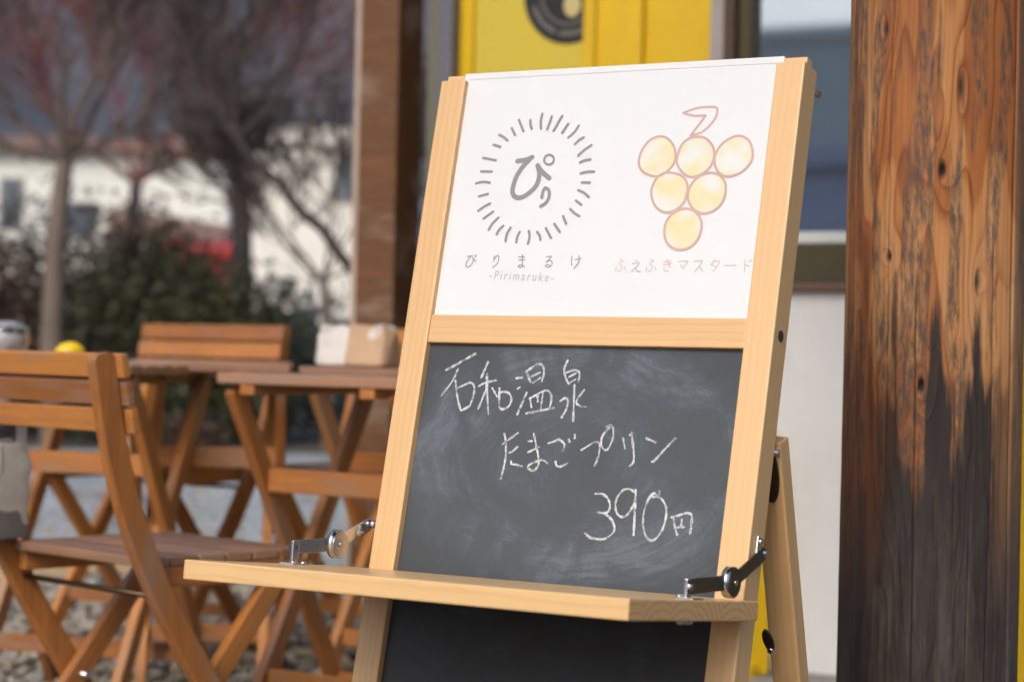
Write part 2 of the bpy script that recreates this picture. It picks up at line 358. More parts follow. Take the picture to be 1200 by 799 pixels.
# door
wbox('door_jamb', dL - .04, dL, -.02, .12, 0, 2.05, 'blue_frame'); wbox('door_jamb', dR, dR + .05, -.02, .12, 0, 2.05, 'grey_frame')
leaf = wbox('door', dL, xl(694), .035, .07, .01, 2.05, 'yellow_pane')
wbox('stile', dL, xl(549), .022, .0345, .01, 2.05, 'yellow', leaf)
xm, xr_ = xl(686), xl(756)
leaf2 = wbox('door', xm, dR, .0, .03, .01, 2.05, 'yellow')
wbox('stile', xm, xl(699), -.014, -.0005, .01, 2.05, 'yellow', leaf2); wbox('stile', xl(741), xr_, -.022, -.0005, .01, 2.05, 'yellow', leaf2)
wbox('rail', xl(699) + .001, xl(741) - .001, -.012, -.0005, .01, .2, 'yellow', leaf2)
wbox('handle', xl(735) - .008, xl(735) + .004, -.03, -.0055, .80, 1.02, 'brass_dark', leaf2)
# round sticker on the door leaf, behind the sliding leaf's edge
def disc_bm(r, r0=0, th=.001, seg=64):
    bm = bmesh.new(); ring = []
    for y in (0, -th):
        for rr_ in ((r, r0) if r0 else (r,)): ring.append([bm.verts.new((rr_ * math.cos(6.28318 * i / seg), y, rr_ * math.sin(6.28318 * i / seg))) for i in range(seg)])
    if r0:
        o0, i0, o1, i1 = ring
        for i in range(seg):
            j = (i + 1) % seg
            for a, b_ in ((o0, o1), (o1, i1), (i1, i0), (i0, o0)): bm.faces.new((a[i], a[j], b_[j], b_[i]))
    else:
        a, b_ = ring
        for i in range(seg): j = (i + 1) % seg; bm.faces.new((a[i], a[j], b_[j], b_[i]))
        bm.faces.new(a); bm.faces.new(b_)
    bmesh.ops.recalc_face_normals(bm, faces=bm.faces); return bm
sc_ = wall_px(668, -10, -.035); sr_ = (wall_px(668, 52, -.035) - sc_).length
SM = WALL @ Matrix.Translation((sc_.x, .0348, sc_.z))
stk = obj('round_sticker', disc_bm(sr_), 'sticker', leaf, SM)
obj('sticker_ring', disc_bm(sr_ * .64, sr_ * .60), 'sticker_grey', stk, SM @ Matrix.Translation((0, -.0012, 0)))
def arc_text():
    bm = bmesh.new(); rng = random.Random(3)
    for k in range(26):
        a = R(200) + k * R(150) / 26; rr_ = sr_ * .80; h = sr_ * .055; wd = sr_ * .045
        if k in (9, 17): continue
        for s in (-1, 1):
            ct = Vector((math.cos(a) * rr_, 0, math.sin(a) * rr_)); tx = Vector((-math.sin(a), 0, math.cos(a))); up = Vector((-math.cos(a), 0, -math.sin(a)))
            p = ct + tx * s * wd * .55
            q_ = [p - tx * .006 * .35 - up * h, p + tx * .006 * .35 - up * h, p + tx * .006 * .35 + up * h * (1 if s > 0 else rng.choice((.2, 1))), p - tx * .006 * .35 + up * h]
            bm.faces.new([bm.verts.new(v) for v in q_])
        p = [ct - tx * wd * .5 + up * h * .1, ct + tx * wd * .5 + up * h * .1, ct + tx * wd * .5 + up * h * .4, ct - tx * wd * .5 + up * h * .4]
        bm.faces.new([bm.verts.new(v + Vector((0, -.0003, 0))) for v in p])
    return bm
obj('sticker_lettering', arc_text(), 'sticker_grey', stk, SM @ Matrix.Translation((0, -.0016, 0)))
eg = bmesh.new(); pts = []
for i in range(40):
    a = 6.28318 * i / 40; pts.append(eg.verts.new((math.cos(a) * .026, 0, math.sin(a) * .034 * (1.15 if math.sin(a) > 0 else .95))))
eg.faces.new(pts); obj('sticker_emblem', eg, 'sticker_cream', stk, SM @ Matrix.Translation((.009, -.0018, -.038)))
# window
wf = wbox('window', xl(866), wR, .02, .10, zb1, 2.15, 'olive_board')
# opening is made from bars: rebuild the window as frame bars round a pane
bpy.data.objects.remove(wf, do_unlink=True)
win = wbox('window', xl(866), xl(880), -.005, .1, zsill, 2.15, 'olive_board')
wbox('outer_frame', xl(853), xl(866), -.03, .12, zb2, 2.15, 'brown_frame', win)
wbox('pane', xl(880), wR, .03, .04, zsill, 2.10, 'window_glass', win, 0)
wbox('head_frame', xl(880), wR, -.005, .1, 2.10, 2.15, 'olive_board', win)
wbox('side_frame', wR, wR + .06, -.005, .1, zsill, 2.15, 'olive_board', win)
wbox('bottom_rail', xl(880), wR, -.004, .1, zsill - .0, zsill + .028, 'white_sill', win)
wbox('sill_board', xl(866), wR + .06, -.012, .1, zb1, zsill - .001, 'olive_board', win)
wbox('sill_moulding', xl(866), wR + .06, -.03, .1, zb2, zb1 - .001, 'red_board', win)
wbox('wall', wR + .061, YL, .0, .14, zb2 + .001, 2.15, 'plaster')
# unseen porch roof on the log pillar, its eave drawn out to shade the sign
rf = wbox('porch_roof', .30, 3.2, -3.7, .5, 2.62, 2.72, 'soffit')
for i in range(6): wbox('rafter', .36 + i * .52, .42 + i * .52, -3.65, 0, 2.5, 2.619, 'soffit', rf)
wbox('beam', .35, 3.1, -2.2, -2.05, 2.36, 2.499, 'soffit', rf)
wbox('main_roof', -1.25, 3.6, -.45, 4.3, 2.73, 2.85, 'roof_tile')
# corner post beside the door
pc = at_depth(456, 200, 6.0); Pm = WALL @ Matrix.Translation(WI @ Vector((pc.x, 6.0, 0)))
post = empty('porch_post', Pm); tag(post, 'brown weathered timber corner post left of the yellow door', 'post')
block('post_timber', (-.068, -.06, -.02), (.062, .07, 2.7), 'post_brown', post, Pm, .006)
block('side_strip', (-.092, -.05, -.02), (-.0685, .06, 2.7), 'strip_pale', post, Pm, .003)  # thin pale strip down the left side of the post
# yellow board standing against the wall
yp = WI @ on_plane(890, 790, WP + WN * .05, WN)
yb = empty('yellow_board', WALL @ Matrix.Translation((yp.x, -.05, 0)))
tag(yb, 'yellow painted board standing against the white wall behind the menu sign', 'board')
Yb = ABS[yb.name]; ybx = (WI @ on_plane(899, 760, WP + WN * .06, WN)).x - yp.x
block('panel', (ybx - .30, -.012, .01), (ybx, .012, .62), 'yellow', yb, Yb); block('foot', (ybx - .28, -.05, -.0), (ybx - .24, .04, .03), 'yellow', yb, Yb); block('foot', (ybx - .06, -.05, -.0), (ybx - .02, .04, .03), 'yellow', yb, Yb)
# ------------------------------------------------------------------ log pillar
def vnoise(x, y, seed):
    xi, yi = np.floor(x).astype(int), np.floor(y).astype(int); fx, fy = x - xi, y - yi
    fx = fx * fx * (3 - 2 * fx); fy = fy * fy * (3 - 2 * fy)
    def h(a, b):
        n = (a * 374761393 + b * 668265263 + seed * 974634721) & 0xffffffff
        n = ((n ^ (n >> 13)) * 1274126177) & 0xffffffff
        return ((n ^ (n >> 16)) & 0xffff) / 65535.0
    a, b, c, d = h(xi, yi), h(xi + 1, yi), h(xi, yi + 1), h(xi + 1, yi + 1)
    return a + (b - a) * fx + (c - a) * fy + (a - b - c + d) * fx * fy
def fbm(x, y, seed, oct=3):
    s = np.zeros_like(x); am = .5
    for o in range(oct): s += am * vnoise(x * 2 ** o, y * 2 ** o, seed + o); am *= .5
    return s / (1 - .5 ** oct)
PY = 2.86; PX = at_depth(1092.5, 400, PY).x
def pillar():
    na, nz = 420, 560
    # angle measured from the face that looks at the camera; dense at the front
    th = np.linspace(-math.pi, math.pi, na, endpoint=False); th = th - .45 * np.sin(th) * 1.0
    zz = np.concatenate([np.linspace(0, .25, 20, endpoint=False), np.linspace(.25, 1.35, nz - 50, endpoint=False), np.linspace(1.35, 2.5, 30)])
    T, Z = np.meshgrid(th, zz)
    # squared log with rounded arrises
    ex = 3.4; cosT, sinT = np.cos(T - .12), np.sin(T - .12)
    rad = .1225 * (np.abs(cosT) ** ex + np.abs(sinT) ** ex) ** (-1 / ex)
    rad = (.35 * .128 + .65 * rad) * .925
    rad *= 1 + .012 * (fbm(T * 1.2 + 5, Z * 1.7, 11) - .5) * 2 + .010 * np.clip((.8 - Z), -1, 1)
    s = T * .122                                           # arc length across the face
    # annual ring field of a flat sawn face, warped round knots
    knots = [(1106, 198, .011, 1.0), (1129, 100, .014, 1.7), (1081, 451, .009, 1.0), (1040, 30, .010, 1.2), (1150, 330, .012, 1.3), (1045, 300, .008, .8)]
    wx = s + .012 * (fbm(s * 22, Z * 3.2, 3) - .5) * 2
    Fd = 5.2 * fbm(wx * 13 + 3, Z * 1.55, 21, 2) + 2.0 * fbm(wx * 34, Z * 4.2, 31, 2) + np.abs(wx - .015 * np.sin(Z * 5)) * 18
    hole = np.zeros_like(Z)
    for kx, ky, kr, st in knots:
        p = at_depth(kx, ky, PY - .125); ks = (p.x - PX) * 1.04; kz = p.z
        dd = np.sqrt(((s - ks) / kr) ** 2 + ((Z - kz) / (kr * 2.6 * st)) ** 2)
        Fd += 2.2 * np.exp(-dd * .75); hole = np.maximum(hole, np.clip(1.15 - dd * 1.5, 0, 1) * (1 if st <= 1.0 else .75))
    fr = Fd * 1.55; fr = fr - np.floor(fr)
    late = np.clip((fr - .42) / .50, 0, 1) ** 1.6 * np.clip((1 - fr) / .07, 0, 1)
    # long drying cracks
    crack = np.zeros_like(Z)
    for cs, wd, z0, z1 in [(.0935, .0016, -1, 3), (-.045, .0007, .1, .95), (.03, .0006, -.2, .62), (.062, .0006, .3, 1.0), (-.083, .0006, .6, 1.4), (.008, .0005, .45, .8)]:
        c0 = cs + .004 * (fbm(Z * 2.2 + cs * 90, Z * 0 + 3, 77) - .5) * 2
        crack = np.maximum(crack, np.exp(-((s - c0) / wd) ** 2) * np.clip((Z - z0) / .08, 0, 1) * np.clip((z1 - Z) / .08, 0, 1))
    fine = fbm(s * 420, Z * 7, 5, 3)
    rad = rad + .0011 * (fbm(s * 40, Z * 3, 9) - .5) - .0007 * (1 - late) * .5 - .0055 * crack - .006 * hole * hole - .0005 * (fine - .5)
    big = fbm(wx * 26 + 1 + .5 * Fd * .1, Z * 3.4 + 9, 41, 2); grey = fbm(s * 55 + 7, Z * 4.2 + 2, 51, 4)
    x = PX + rad * np.sin(T); y = PY - rad * np.cos(T)
    V = np.stack([x, y, Z], -1).reshape(-1, 3)
    n_z = len(zz); I = np.arange(n_z * na).reshape(n_z, na)
    Fq = np.stack([I[:-1], np.roll(I, -1, 1)[:-1], np.roll(I, -1, 1)[1:], I[1:]], -1).reshape(-1, 4)
    me = bpy.data.meshes.new('timber'); me.from_pydata((V - np.array([PX, PY, 0])).tolist(), [], Fq.tolist()); 
    for nm, arr in (('late', late), ('crack', np.maximum(crack, hole)), ('big', big), ('grey', grey), ('fine', fine)):
        at = me.attributes.new(nm, 'FLOAT', 'POINT'); at.data.foreach_set('value', arr.astype(np.float32).ravel())
    me.polygons.foreach_set('use_smooth', [True] * len(me.polygons))
    t = NT('weathered_log'); A = lambda n_: t.node('Attribute', attribute_name=n_).outputs['Fac']
    late_, crk, bigv, gv, fi = A('late'), A('crack'), A('big'), A('grey'), A('fine')
    c = t.mix(late_, (.52, .235, .075), (.34, .105, .022))
    c = t.mix(t.mrange(bigv, .50, .565, 0, .88, True), c, t.mix(late_, (.36, .115, .022), (.20, .055, .012)))
    c = t.mix(t.mrange(bigv, .46, .30, 0, .5, True), c, (.54, .30, .14))
    c = t.mix(t.math('MULTIPLY', t.mrange(fi, .35, .7, 0, .32), 1.0), c, t.mix(1, c, (.45, .38, .33), 'MULTIPLY'))
    ob = t.coord(offs=False); ox, oy, oz = t.sep(ob)
    speck = t.noise(t.vec(t.math('MULTIPLY', ox, 160), t.math('MULTIPLY', oy, 160), t.math('MULTIPLY', oz, 34)), 1, 5, .7)
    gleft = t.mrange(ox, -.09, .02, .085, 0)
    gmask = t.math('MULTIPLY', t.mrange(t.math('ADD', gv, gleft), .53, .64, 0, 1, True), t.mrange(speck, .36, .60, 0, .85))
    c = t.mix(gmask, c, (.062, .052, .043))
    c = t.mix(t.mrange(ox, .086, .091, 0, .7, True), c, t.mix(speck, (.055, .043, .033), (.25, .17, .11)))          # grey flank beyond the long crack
    # sooty, rain-soaked lower part
    streak = t.noise(t.vec(t.math('MULTIPLY', ox, 55), t.math('MULTIPLY', oy, 55), t.math('MULTIPLY', oz, 3.0)), 1, 4, .6)
    lowz = t.math('ADD', oz, t.math('ADD', t.math('MULTIPLY', t.math('SUBTRACT', streak, .5), .22), t.math('MULTIPLY', t.math('SUBTRACT', gv, .5), .50)))
    soot = t.mrange(t.math('ADD', lowz, t.math('MULTIPLY', t.math('SUBTRACT', t.noise(t.vec(t.math('MULTIPLY', ox, 16), t.math('MULTIPLY', oy, 16), t.math('MULTIPLY', oz, 5)), 1, 5, .65), .5), .35)), .82, .70, 0, 1, True)
    edge = t.mrange(t.math('ABSOLUTE', t.math('SUBTRACT', ox, -.006)), .06, .11, 1, .25)     # arrises rubbed clean
    soot = t.math('MULTIPLY', soot, t.mrange(oz, .46, .66, 1, edge))
    bottom = t.mrange(t.math('ADD', oz, t.math('MULTIPLY', streak, .3)), .86, .62, 0, 1, True)
    blotch = t.noise(t.vec(t.math('MULTIPLY', ox, 30), t.math('MULTIPLY', oy, 30), t.math('MULTIPLY', oz, 7)), 1, 6, .68, .6)
    stk_ = t.math('MULTIPLY', t.mrange(t.math('ADD', t.math('MULTIPLY', streak, .55), t.math('ADD', t.math('MULTIPLY', fi, .12), t.math('MULTIPLY', blotch, .33))), .43, .66, 0, 1), t.mrange(speck, .35, .6, .4, 1))
    sc2 = t.mix(t.math('MULTIPLY', bottom, stk_), (.010, .009, .0095), (.105, .090, .080))
    sc2 = t.mix(t.mrange(speck, .52, .70, 0, .35), sc2, (.095, .062, .042))
    c = t.mix(t.math('MULTIPLY', soot, .97), c, sc2)
    c = t.mix(t.mrange(crk, .25, .8), c, (.012, .008, .006))
    t.pbr(Base_Color=c, Roughness=t.mrange(speck, .3, .7, .55, .75))
    t.bump(t.math('ADD', t.math('MULTIPLY', speck, .5), t.math('ADD', t.math('MULTIPLY', fi, .7), t.math('MULTIPLY', late_, .5))), .45, .0016)
    me.materials.append(t.m); MAT['post_wood'] = t.m
    Pm_ = Matrix.Translation((PX, PY, 0)); root = empty('log_pillar', Pm_)
    tag(root, 'thick weathered log pillar, orange brown above and blackened towards the foot', 'pillar')
    put(bpy.data.objects.new('timber', me), root, Pm_)
    st = bmesh.new(); bmesh.ops.create_cone(st, cap_ends=True, segments=28, radius1=.2, radius2=.17, depth=.08)
    obj('foot_stone', st, 'concrete', root, Pm_ @ Matrix.Translation((0, 0, -.02)))
pillar()
# ------------------------------------------------------------------ menu sign
LE = 0.2269; cl, sl = math.cos(LE), math.sin(LE)
SO = Vector((-.1686, 2.5697, HC - .2613))
U = Vector((ca, -sa, 0)); Vv = Vector((sa * sl, ca * sl, cl)); Nn = Vector((-sa * cl, -ca * cl, sl))
VB = -SO.z / cl                                        # v at the ground
SIGN = Matrix((U, -Nn, Vv)).transposed().to_4x4(); SIGN.translation = SO + Vv * VB
SI = SIGN.inverted()                                   # local: x=u across, y=-n into the board, z up the board from the ground
Wd, ws, ts = .50, .0361, .0395; Z0 = -VB; VT = .6204
sign = empty('menu_sign', SIGN)
tag(sign, 'pine A-frame menu sign with white poster, chalkboard and fold-out shelf', 'sign')
def sb(name, lo, hi, mat, parent=None, bev=.002): return block(name, lo, hi, mat, parent or sign, SIGN, bev)
def sbeam(name, p0, p1, up, w_, t_, mat, parent=None, bev=.002): return beam(name, p0, p1, up, w_, t_, mat, parent or sign, SIGN, bev)
for x0 in (0, Wd - ws):
    s_ = sbeam('stile', (x0 + ws / 2, ts / 2, .002), (x0 + ws / 2, ts / 2, Z0 + VT), (0, 1, 0), ws, ts, 'pine', bev=.0022)
    sb('tenon', (x0 + .003, .010, Z0 + VT - .004), (x0 + ws - .002, .026, Z0 + VT + .009), 'pine', s_, .001)
v1, v2 = .3124, .2771
sbeam('middle_rail', (ws, .018, Z0 + (v1 + v2) / 2), (Wd - ws, .018, Z0 + (v1 + v2) / 2), (0, 1, 0), v1 - v2, .032, 'pine', bev=.0012)
sbeam('bottom_rail', (ws, .018, .075), (Wd - ws, .018, .075), (0, 1, 0), .036, .032, 'pine', bev=.0012)
cb = obj('chalkboard', bbox_bm(Wd - 2 * ws + .012, .004, v2 + Z0 - .085, 0), 'chalkboard', sign, SIGN @ Matrix.Translation((Wd / 2, .012, (v2 + Z0 + .085) / 2)))
# chalkboard mesh in sign coordinates so the dust pattern keeps to the board
for vv in cb.data.vertices: vv.co += Vector((Wd / 2, 0, (v2 + Z0 + .085) / 2))
cb.matrix_basis = Matrix.Translation((0, .012, 0)); ABS[cb.name] = SIGN @ Matrix.Translation((0, .012, 0))
CBN = .010                                             # board face depth
PN = .008                                              # poster face depth
poster = sb('poster_panel', (ws - .006, PN, Z0 + v1 - .004), (Wd - ws + .006, PN + .004, Z0 + VT + .0105), 'white_panel', bev=.0004)
sb('clear_cover_edge', (ws + .0005, PN - .0006, Z0 + VT + .002), (Wd - ws - .0005, PN - .0001, Z0 + VT + .0095), 'white_edge', poster, .0003)
# --- lettering: strokes traced as polylines on the board or poster face
def s_uv(px, py, depth): p = SI @ on_plane(px, py, SIGN @ Vector((0, depth, 0)), Nn); return p.x, p.z
def smooth_poly(pts, closed=False, k=5):
    n = len(pts)
    if n < 3: return [(pts[0][0] + (pts[1][0] - pts[0][0]) * i / 4, pts[0][1] + (pts[1][1] - pts[0][1]) * i / 4) for i in range(5)]
    out = []; g = (lambda i: pts[i % n]) if closed else (lambda i: pts[max(0, min(n - 1, i))])
    for i in range(n if closed else n - 1):
        p0, p1, p2, p3 = g(i - 1), g(i), g(i + 1), g(i + 2)
        for j in range(k):
            s = j / k
            out.append(tuple(.5 * (2 * p1[c] + (p2[c] - p0[c]) * s + (2 * p0[c] - 5 * p1[c] + 4 * p2[c] - p3[c]) * s * s + (3 * p1[c] - p0[c] - 3 * p2[c] + p3[c]) * s ** 3) for c in (0, 1)))
    if not closed: out.append(pts[-1])
    return out
def stroke_bm(bm, pts, width, y0, closed=False, rough=0.0, rng=random.Random(5)):
    P = [Vector(p) for p in smooth_poly(pts, closed)]; n = len(P); rows = []; acc = 0
    for i, p in enumerate(P):
        a, b_ = (P[(i - 1) % n], P[(i + 1) % n]) if closed else (P[max(i - 1, 0)], P[min(i + 1, n - 1)])
        d = (b_ - a); d = d.normalized() if d.length > 1e-9 else Vector((1, 0)); nn = Vector((-d.y, d.x))
        h = width / 2 * (1 + rough * (rng.random() - .5)); y = y0 - .00008 * i / n
        rows.append((p, d, nn, h, y))
    vs = [(bm.verts.new((p.x + nn.x * h, y, p.y + nn.y * h)), bm.verts.new((p.x - nn.x * h, y, p.y - nn.y * h))) for p, d, nn, h, y in rows]
    for (a, b_), (c, e) in zip(vs, vs[1:] + ([vs[0]] if closed else [])): bm.faces.new((a, b_, e, c))
    if not closed:
        for (p, d, nn, h, y), (a, b_), sg in ((rows[0], vs[0], -1), (rows[-1], vs[-1], 1)):
            arc_ = [bm.verts.new((p.x + nn.x * h * math.cos(q) + sg * d.x * h * math.sin(q), y, p.y + nn.y * h * math.cos(q) + sg * d.y * h * math.sin(q))) for q in (math.pi * .25, math.pi * .5, math.pi * .75)]
            bm.faces.new([a] + arc_ + [b_])
def lettering(name, crops, width, depth, mat, parent, rough=0.0, closed=False):
    bm = bmesh.new(); i = 0
    for (ox, oy, sc), strokes in crops:
        for st in strokes:
            wd = width
            if isinstance(st[0], (int, float)): wd = st[0]; st = st[1:]
            pts = [s_uv(ox + x / sc, oy + y / sc, depth) for x, y in st]
            stroke_bm(bm, pts, wd, depth - .0003 - .00009 * (i % 6), closed, rough); i += 1
    for f in bm.faces:
        if f.normal.y > 0: f.normal_flip()
    return obj(name, bm, mat, parent, SIGN)
cA, cB, cC, cD, cE = (510, 405, 8.88), (595, 410, 8.88), (580, 490, 10.655), (670, 490, 9.23), (680, 560, 8.571)
line1 = [(cA, [[(115, 255), (265, 170), (420, 85)], [(240, 240), (180, 370), (65, 520)], [(213, 365), (230, 520), (265, 660), (300, 660), (365, 625)],
   [(235, 440), (300, 412), (370, 385), (410, 430), (395, 540), (360, 630)], [(552, 172), (485, 330)], [(457, 422), (530, 385), (640, 362)], [.0032, (540, 295), (540, 450), (555, 715)],
   [(540, 430), (505, 520), (450, 655)], [(595, 440), (645, 528)], [(672, 445), (668, 560), (672, 645), (720, 660), (775, 620), (795, 550), (770, 495), (720, 480), (665, 490)]]),
  (cB, [[(90, 295), (150, 290)], [(105, 405), (130, 388)], [(198, 445), (100, 672)], [(195, 225), (240, 335)], [(195, 225), (260, 180), (320, 145), (370, 170), (380, 240), (358, 325)],
   [(250, 275), (340, 235)], [(265, 342), (345, 290)], [(235, 505), (250, 598)], [(230, 505), (320, 455), (400, 420), (445, 450), (455, 520), (435, 610)], [(312, 470), (315, 535)], [(370, 440), (345, 615)],
   [(195, 660), (485, 603)], [(628, 108), (590, 200), (610, 300), (635, 350)], [(605, 240), (700, 210), (750, 240), (738, 330)], [(640, 280), (715, 240)], [(635, 350), (710, 305)],
   [(697, 365), (690, 560), (682, 740)], [(545, 535), (600, 500), (630, 530), (610, 620), (565, 700)], [(800, 415), (715, 540), (770, 590)], [.0012, (770, 590), (818, 592)]])]
line2 = [(cC, [[(120, 195), (140, 320), (130, 520), (75, 755)], [(95, 325), (190, 255), (290, 183)], [(180, 430), (225, 410), (285, 355)], [(205, 540), (210, 570), (270, 580), (345, 600)],
   [(415, 285), (465, 285)], [(415, 425), (560, 358)], [(485, 190), (520, 350), (545, 500), (540, 590), (480, 655), (420, 625), (415, 595), (490, 550), (590, 520), (650, 555)],
   [(665, 312), (740, 290), (800, 265), (860, 310), (870, 350), (850, 400)], [(760, 545), (775, 595), (830, 600), (910, 560)], [(925, 265), (935, 290)], [(1000, 205), (1000, 245)]]),
  (cD, [[(105, 345), (180, 300), (255, 255), (305, 285), (290, 420), (245, 520)], [(380, 95), (425, 75), (450, 120), (445, 220), (400, 320), (365, 345), (325, 300), (325, 220), (360, 150), (410, 100)],
   [(558, 215), (578, 330)], [(630, 185), (650, 160), (660, 250), (675, 400), (665, 480), (630, 518)], [(812, 218), (908, 258)], [(868, 470), (900, 455), (1005, 340), (1110, 230), (1130, 222)]])]
line3 = [(cE, [[(155, 155), (220, 160), (275, 200), (300, 270), (285, 330), (245, 350), (180, 342)], [(180, 342), (255, 360), (320, 425), (345, 500), (320, 560), (240, 610), (160, 610), (90, 590), (52, 555)],
   [(550, 140), (490, 110), (430, 125), (375, 190), (355, 270), (370, 350), (415, 390), (470, 370), (520, 300), (555, 210), (558, 120)], [(558, 170), (550, 350), (538, 570)],
   [(795, 135), (795, 175), (740, 155), (690, 210), (645, 330), (632, 450), (655, 570), (710, 628), (770, 600), (830, 510), (865, 380), (860, 280), (820, 210), (780, 185), (735, 190)],
   [(940, 400), (950, 480), (975, 565)], [(915, 393), (1000, 370), (1080, 350), (1120, 375), (1120, 440), (1105, 555)], [(1022, 410), (1015, 490)], [(970, 495), (1045, 493)]])]
for ln in (line1, line2, line3): lettering('chalk_lettering', ln, .0026, CBN, 'chalk', cb, .75)
cF, cG, cH, cI, cJ, cK = (550, 125, 7.987), (550, 200, 7.987), (540, 290, 8.0), (715, 295, 6.857), (740, 115, 7.987), (740, 200, 7.987)
rays = [(cF, [[(130, 482), (248, 505)], [(110, 608), (212, 610)], [(65, 720), (130, 706), (192, 714)], [(228, 360), (292, 380)], [(282, 268), (325, 290), (360, 320)], [(400, 205), (430, 268)], [(465, 125), (508, 235)],
   [(573, 128), (574, 170), (585, 212)], [(685, 70), (670, 140), (672, 210)], [(773, 95), (755, 150), (730, 215)], [(870, 90), (790, 230)], [(925, 165), (870, 248)], [(1025, 180), (985, 240), (928, 292)], [(1072, 290), (1030, 315), (988, 355)],
   [(1145, 362), (1075, 410), (1020, 462)], [(1135, 498), (1085, 505), (1038, 525)], [(1170, 612), (1110, 612), (1045, 628)], [(1055, 712), (1130, 714)]]),
  (cG, [[(90, 242), (175, 220)], [(85, 378), (140, 338), (195, 310)], [(135, 450), (225, 385)], [(275, 440), (215, 500), (183, 555)], [(320, 518), (280, 555), (257, 598)], [(388, 535), (355, 590), (340, 662)], [(473, 575), (450, 620), (440, 672)],
   [(558, 565), (565, 620), (550, 685)], [(635, 575), (660, 610), (667, 650)], [(718, 540), (765, 630)], [(797, 500), (848, 575)], [(880, 428), (908, 500)], [(945, 360), (985, 400), (1032, 428)], [(998, 282), (1050, 322)], [(1020, 185), (1075, 210), (1120, 250)]])]
lettering('ray_marks_print', rays, .0034, PN, 'logo_grey', poster)
lettering('emblem_print', [(cF, [[.0064, (450, 512), (530, 500), (590, 475)], [.0063, (570, 492), (500, 565), (440, 660), (408, 760), (408, 815), (440, 852), (500, 848), (565, 805), (620, 750), (650, 680), (655, 610), (640, 552)], [.0063, (640, 552), (680, 610), (750, 672)],
   [.0030, (748, 452), (780, 465), (793, 495), (780, 530), (745, 544), (712, 530), (703, 498), (718, 465), (748, 452)]]),
  (cG, [[.0041, (708, 165), (690, 200), (680, 255)], [.0042, (712, 162), (745, 185), (748, 240), (720, 300), (668, 335)]])], .005, PN, 'logo_grey', poster)
for chs in ([[(62, 85), (110, 80)], [(95, 86), (60, 130), (48, 170), (65, 185), (100, 165), (118, 120), (115, 95)], [(116, 98), (140, 135)], [.0009, (140, 72), (148, 78), (144, 87), (134, 86), (132, 78), (140, 72)]],
   [[(318, 80), (308, 130)], [(318, 110), (345, 75), (358, 100), (345, 150), (300, 190)]], [[(545, 90), (600, 88)], [(545, 120), (600, 115)], [(580, 70), (578, 130), (580, 180), (550, 188), (540, 175), (565, 165), (600, 182)]],
   [[(805, 90), (850, 85), (825, 115), (800, 140), (840, 122), (858, 145), (840, 180), (810, 185), (795, 172), (815, 160), (835, 175)]], [[(1045, 85), (1038, 130), (1042, 170)], [(1075, 115), (1128, 102)], [(1108, 80), (1105, 140), (1062, 198)]]):
    lettering('title_character', [(cH, chs)], .0015, PN, 'title_grey', poster)
lettering('grape_title_lettering', [(cI, [[(80, 65), (105, 75), (75, 95), (95, 120), (80, 155), (60, 155)], [(52, 125), (40, 155)], [(115, 120), (125, 145)], [(205, 68), (220, 78)], [(180, 95), (235, 90), (205, 128), (175, 158)], [(205, 130), (220, 158), (245, 155)],
   [(325, 65), (350, 75), (320, 95), (340, 120), (325, 155), (305, 155)], [(297, 125), (285, 155)], [(360, 120), (370, 145)], [(430, 85), (490, 75)], [(428, 108), (495, 95)], [(455, 62), (485, 125)], [(430, 130), (440, 155), (470, 158)],
   [(545, 80), (625, 78), (605, 105), (585, 130)], [(565, 108), (595, 140)], [(680, 78), (740, 75), (715, 118), (680, 160)], [(715, 115), (745, 158)], [(840, 68), (810, 110)], [(830, 80), (878, 78), (860, 120), (825, 162)], [(820, 108), (860, 125)],
   [(920, 112), (1015, 110)], [(1085, 68), (1082, 160)], [(1085, 105), (1120, 120)], [(1120, 70), (1125, 82)], [(1136, 66), (1141, 78)]])], .0012, PN, 'title_pink', poster)
grapes = [(cJ, [(270, 360), (345, 385), (400, 460), (412, 560), (380, 640), (300, 710), (220, 735), (120, 700), (75, 640), (75, 560), (110, 470), (180, 390)]),
  (cJ, [(600, 365), (690, 375), (760, 450), (775, 540), (740, 640), (660, 710), (560, 740), (480, 700), (430, 620), (430, 540), (470, 440), (530, 385)]),
  (cJ, [(1010, 355), (1090, 390), (1130, 470), (1130, 570), (1080, 650), (1000, 710), (900, 735), (820, 700), (780, 620), (785, 540), (830, 450), (920, 380)]),
  (cK, [(370, 20), (470, 50), (520, 120), (520, 210), (480, 310), (400, 375), (310, 390), (230, 340), (190, 250), (190, 170), (230, 80), (290, 30)]),
  (cK, [(740, 22), (820, 40), (875, 110), (880, 210), (840, 310), (760, 380), (660, 400), (580, 360), (530, 270), (540, 170), (590, 90), (660, 40)]),
  (cK, [(490, 355), (580, 375), (640, 440), (655, 520), (630, 620), (570, 700), (480, 740), (390, 725), (330, 670), (308, 580), (325, 480), (390, 400)])]
for gi, (cr, pts) in enumerate(grapes):
    uv = smooth_poly([s_uv(cr[0] + x / cr[2], cr[1] + y / cr[2], PN) for x, y in pts], True)
    bm = bmesh.new(); bm.faces.new([bm.verts.new((a, PN - .0002 - .00002 * gi, b_)) for a, b_ in uv])
    for f in bm.faces:
        f.normal_update()
        if f.normal.y > 0: f.normal_flip()
    obj('grape_print', bm, 'grape_fill', poster, SIGN)
    lettering('grape_outline_print', [(cr, [pts])], .0030, PN - .0002 - .00006 * gi, 'print_pink', poster, closed=True)
lettering('leaf_print', [(cJ, [[(485, 142), (600, 100), (720, 85), (800, 97), (790, 180), (730, 260), (650, 325), (555, 350)], [(485, 142), (590, 168), (695, 165)], [(695, 165), (640, 240), (560, 345)]])], .0029, PN, 'print_pink', poster)
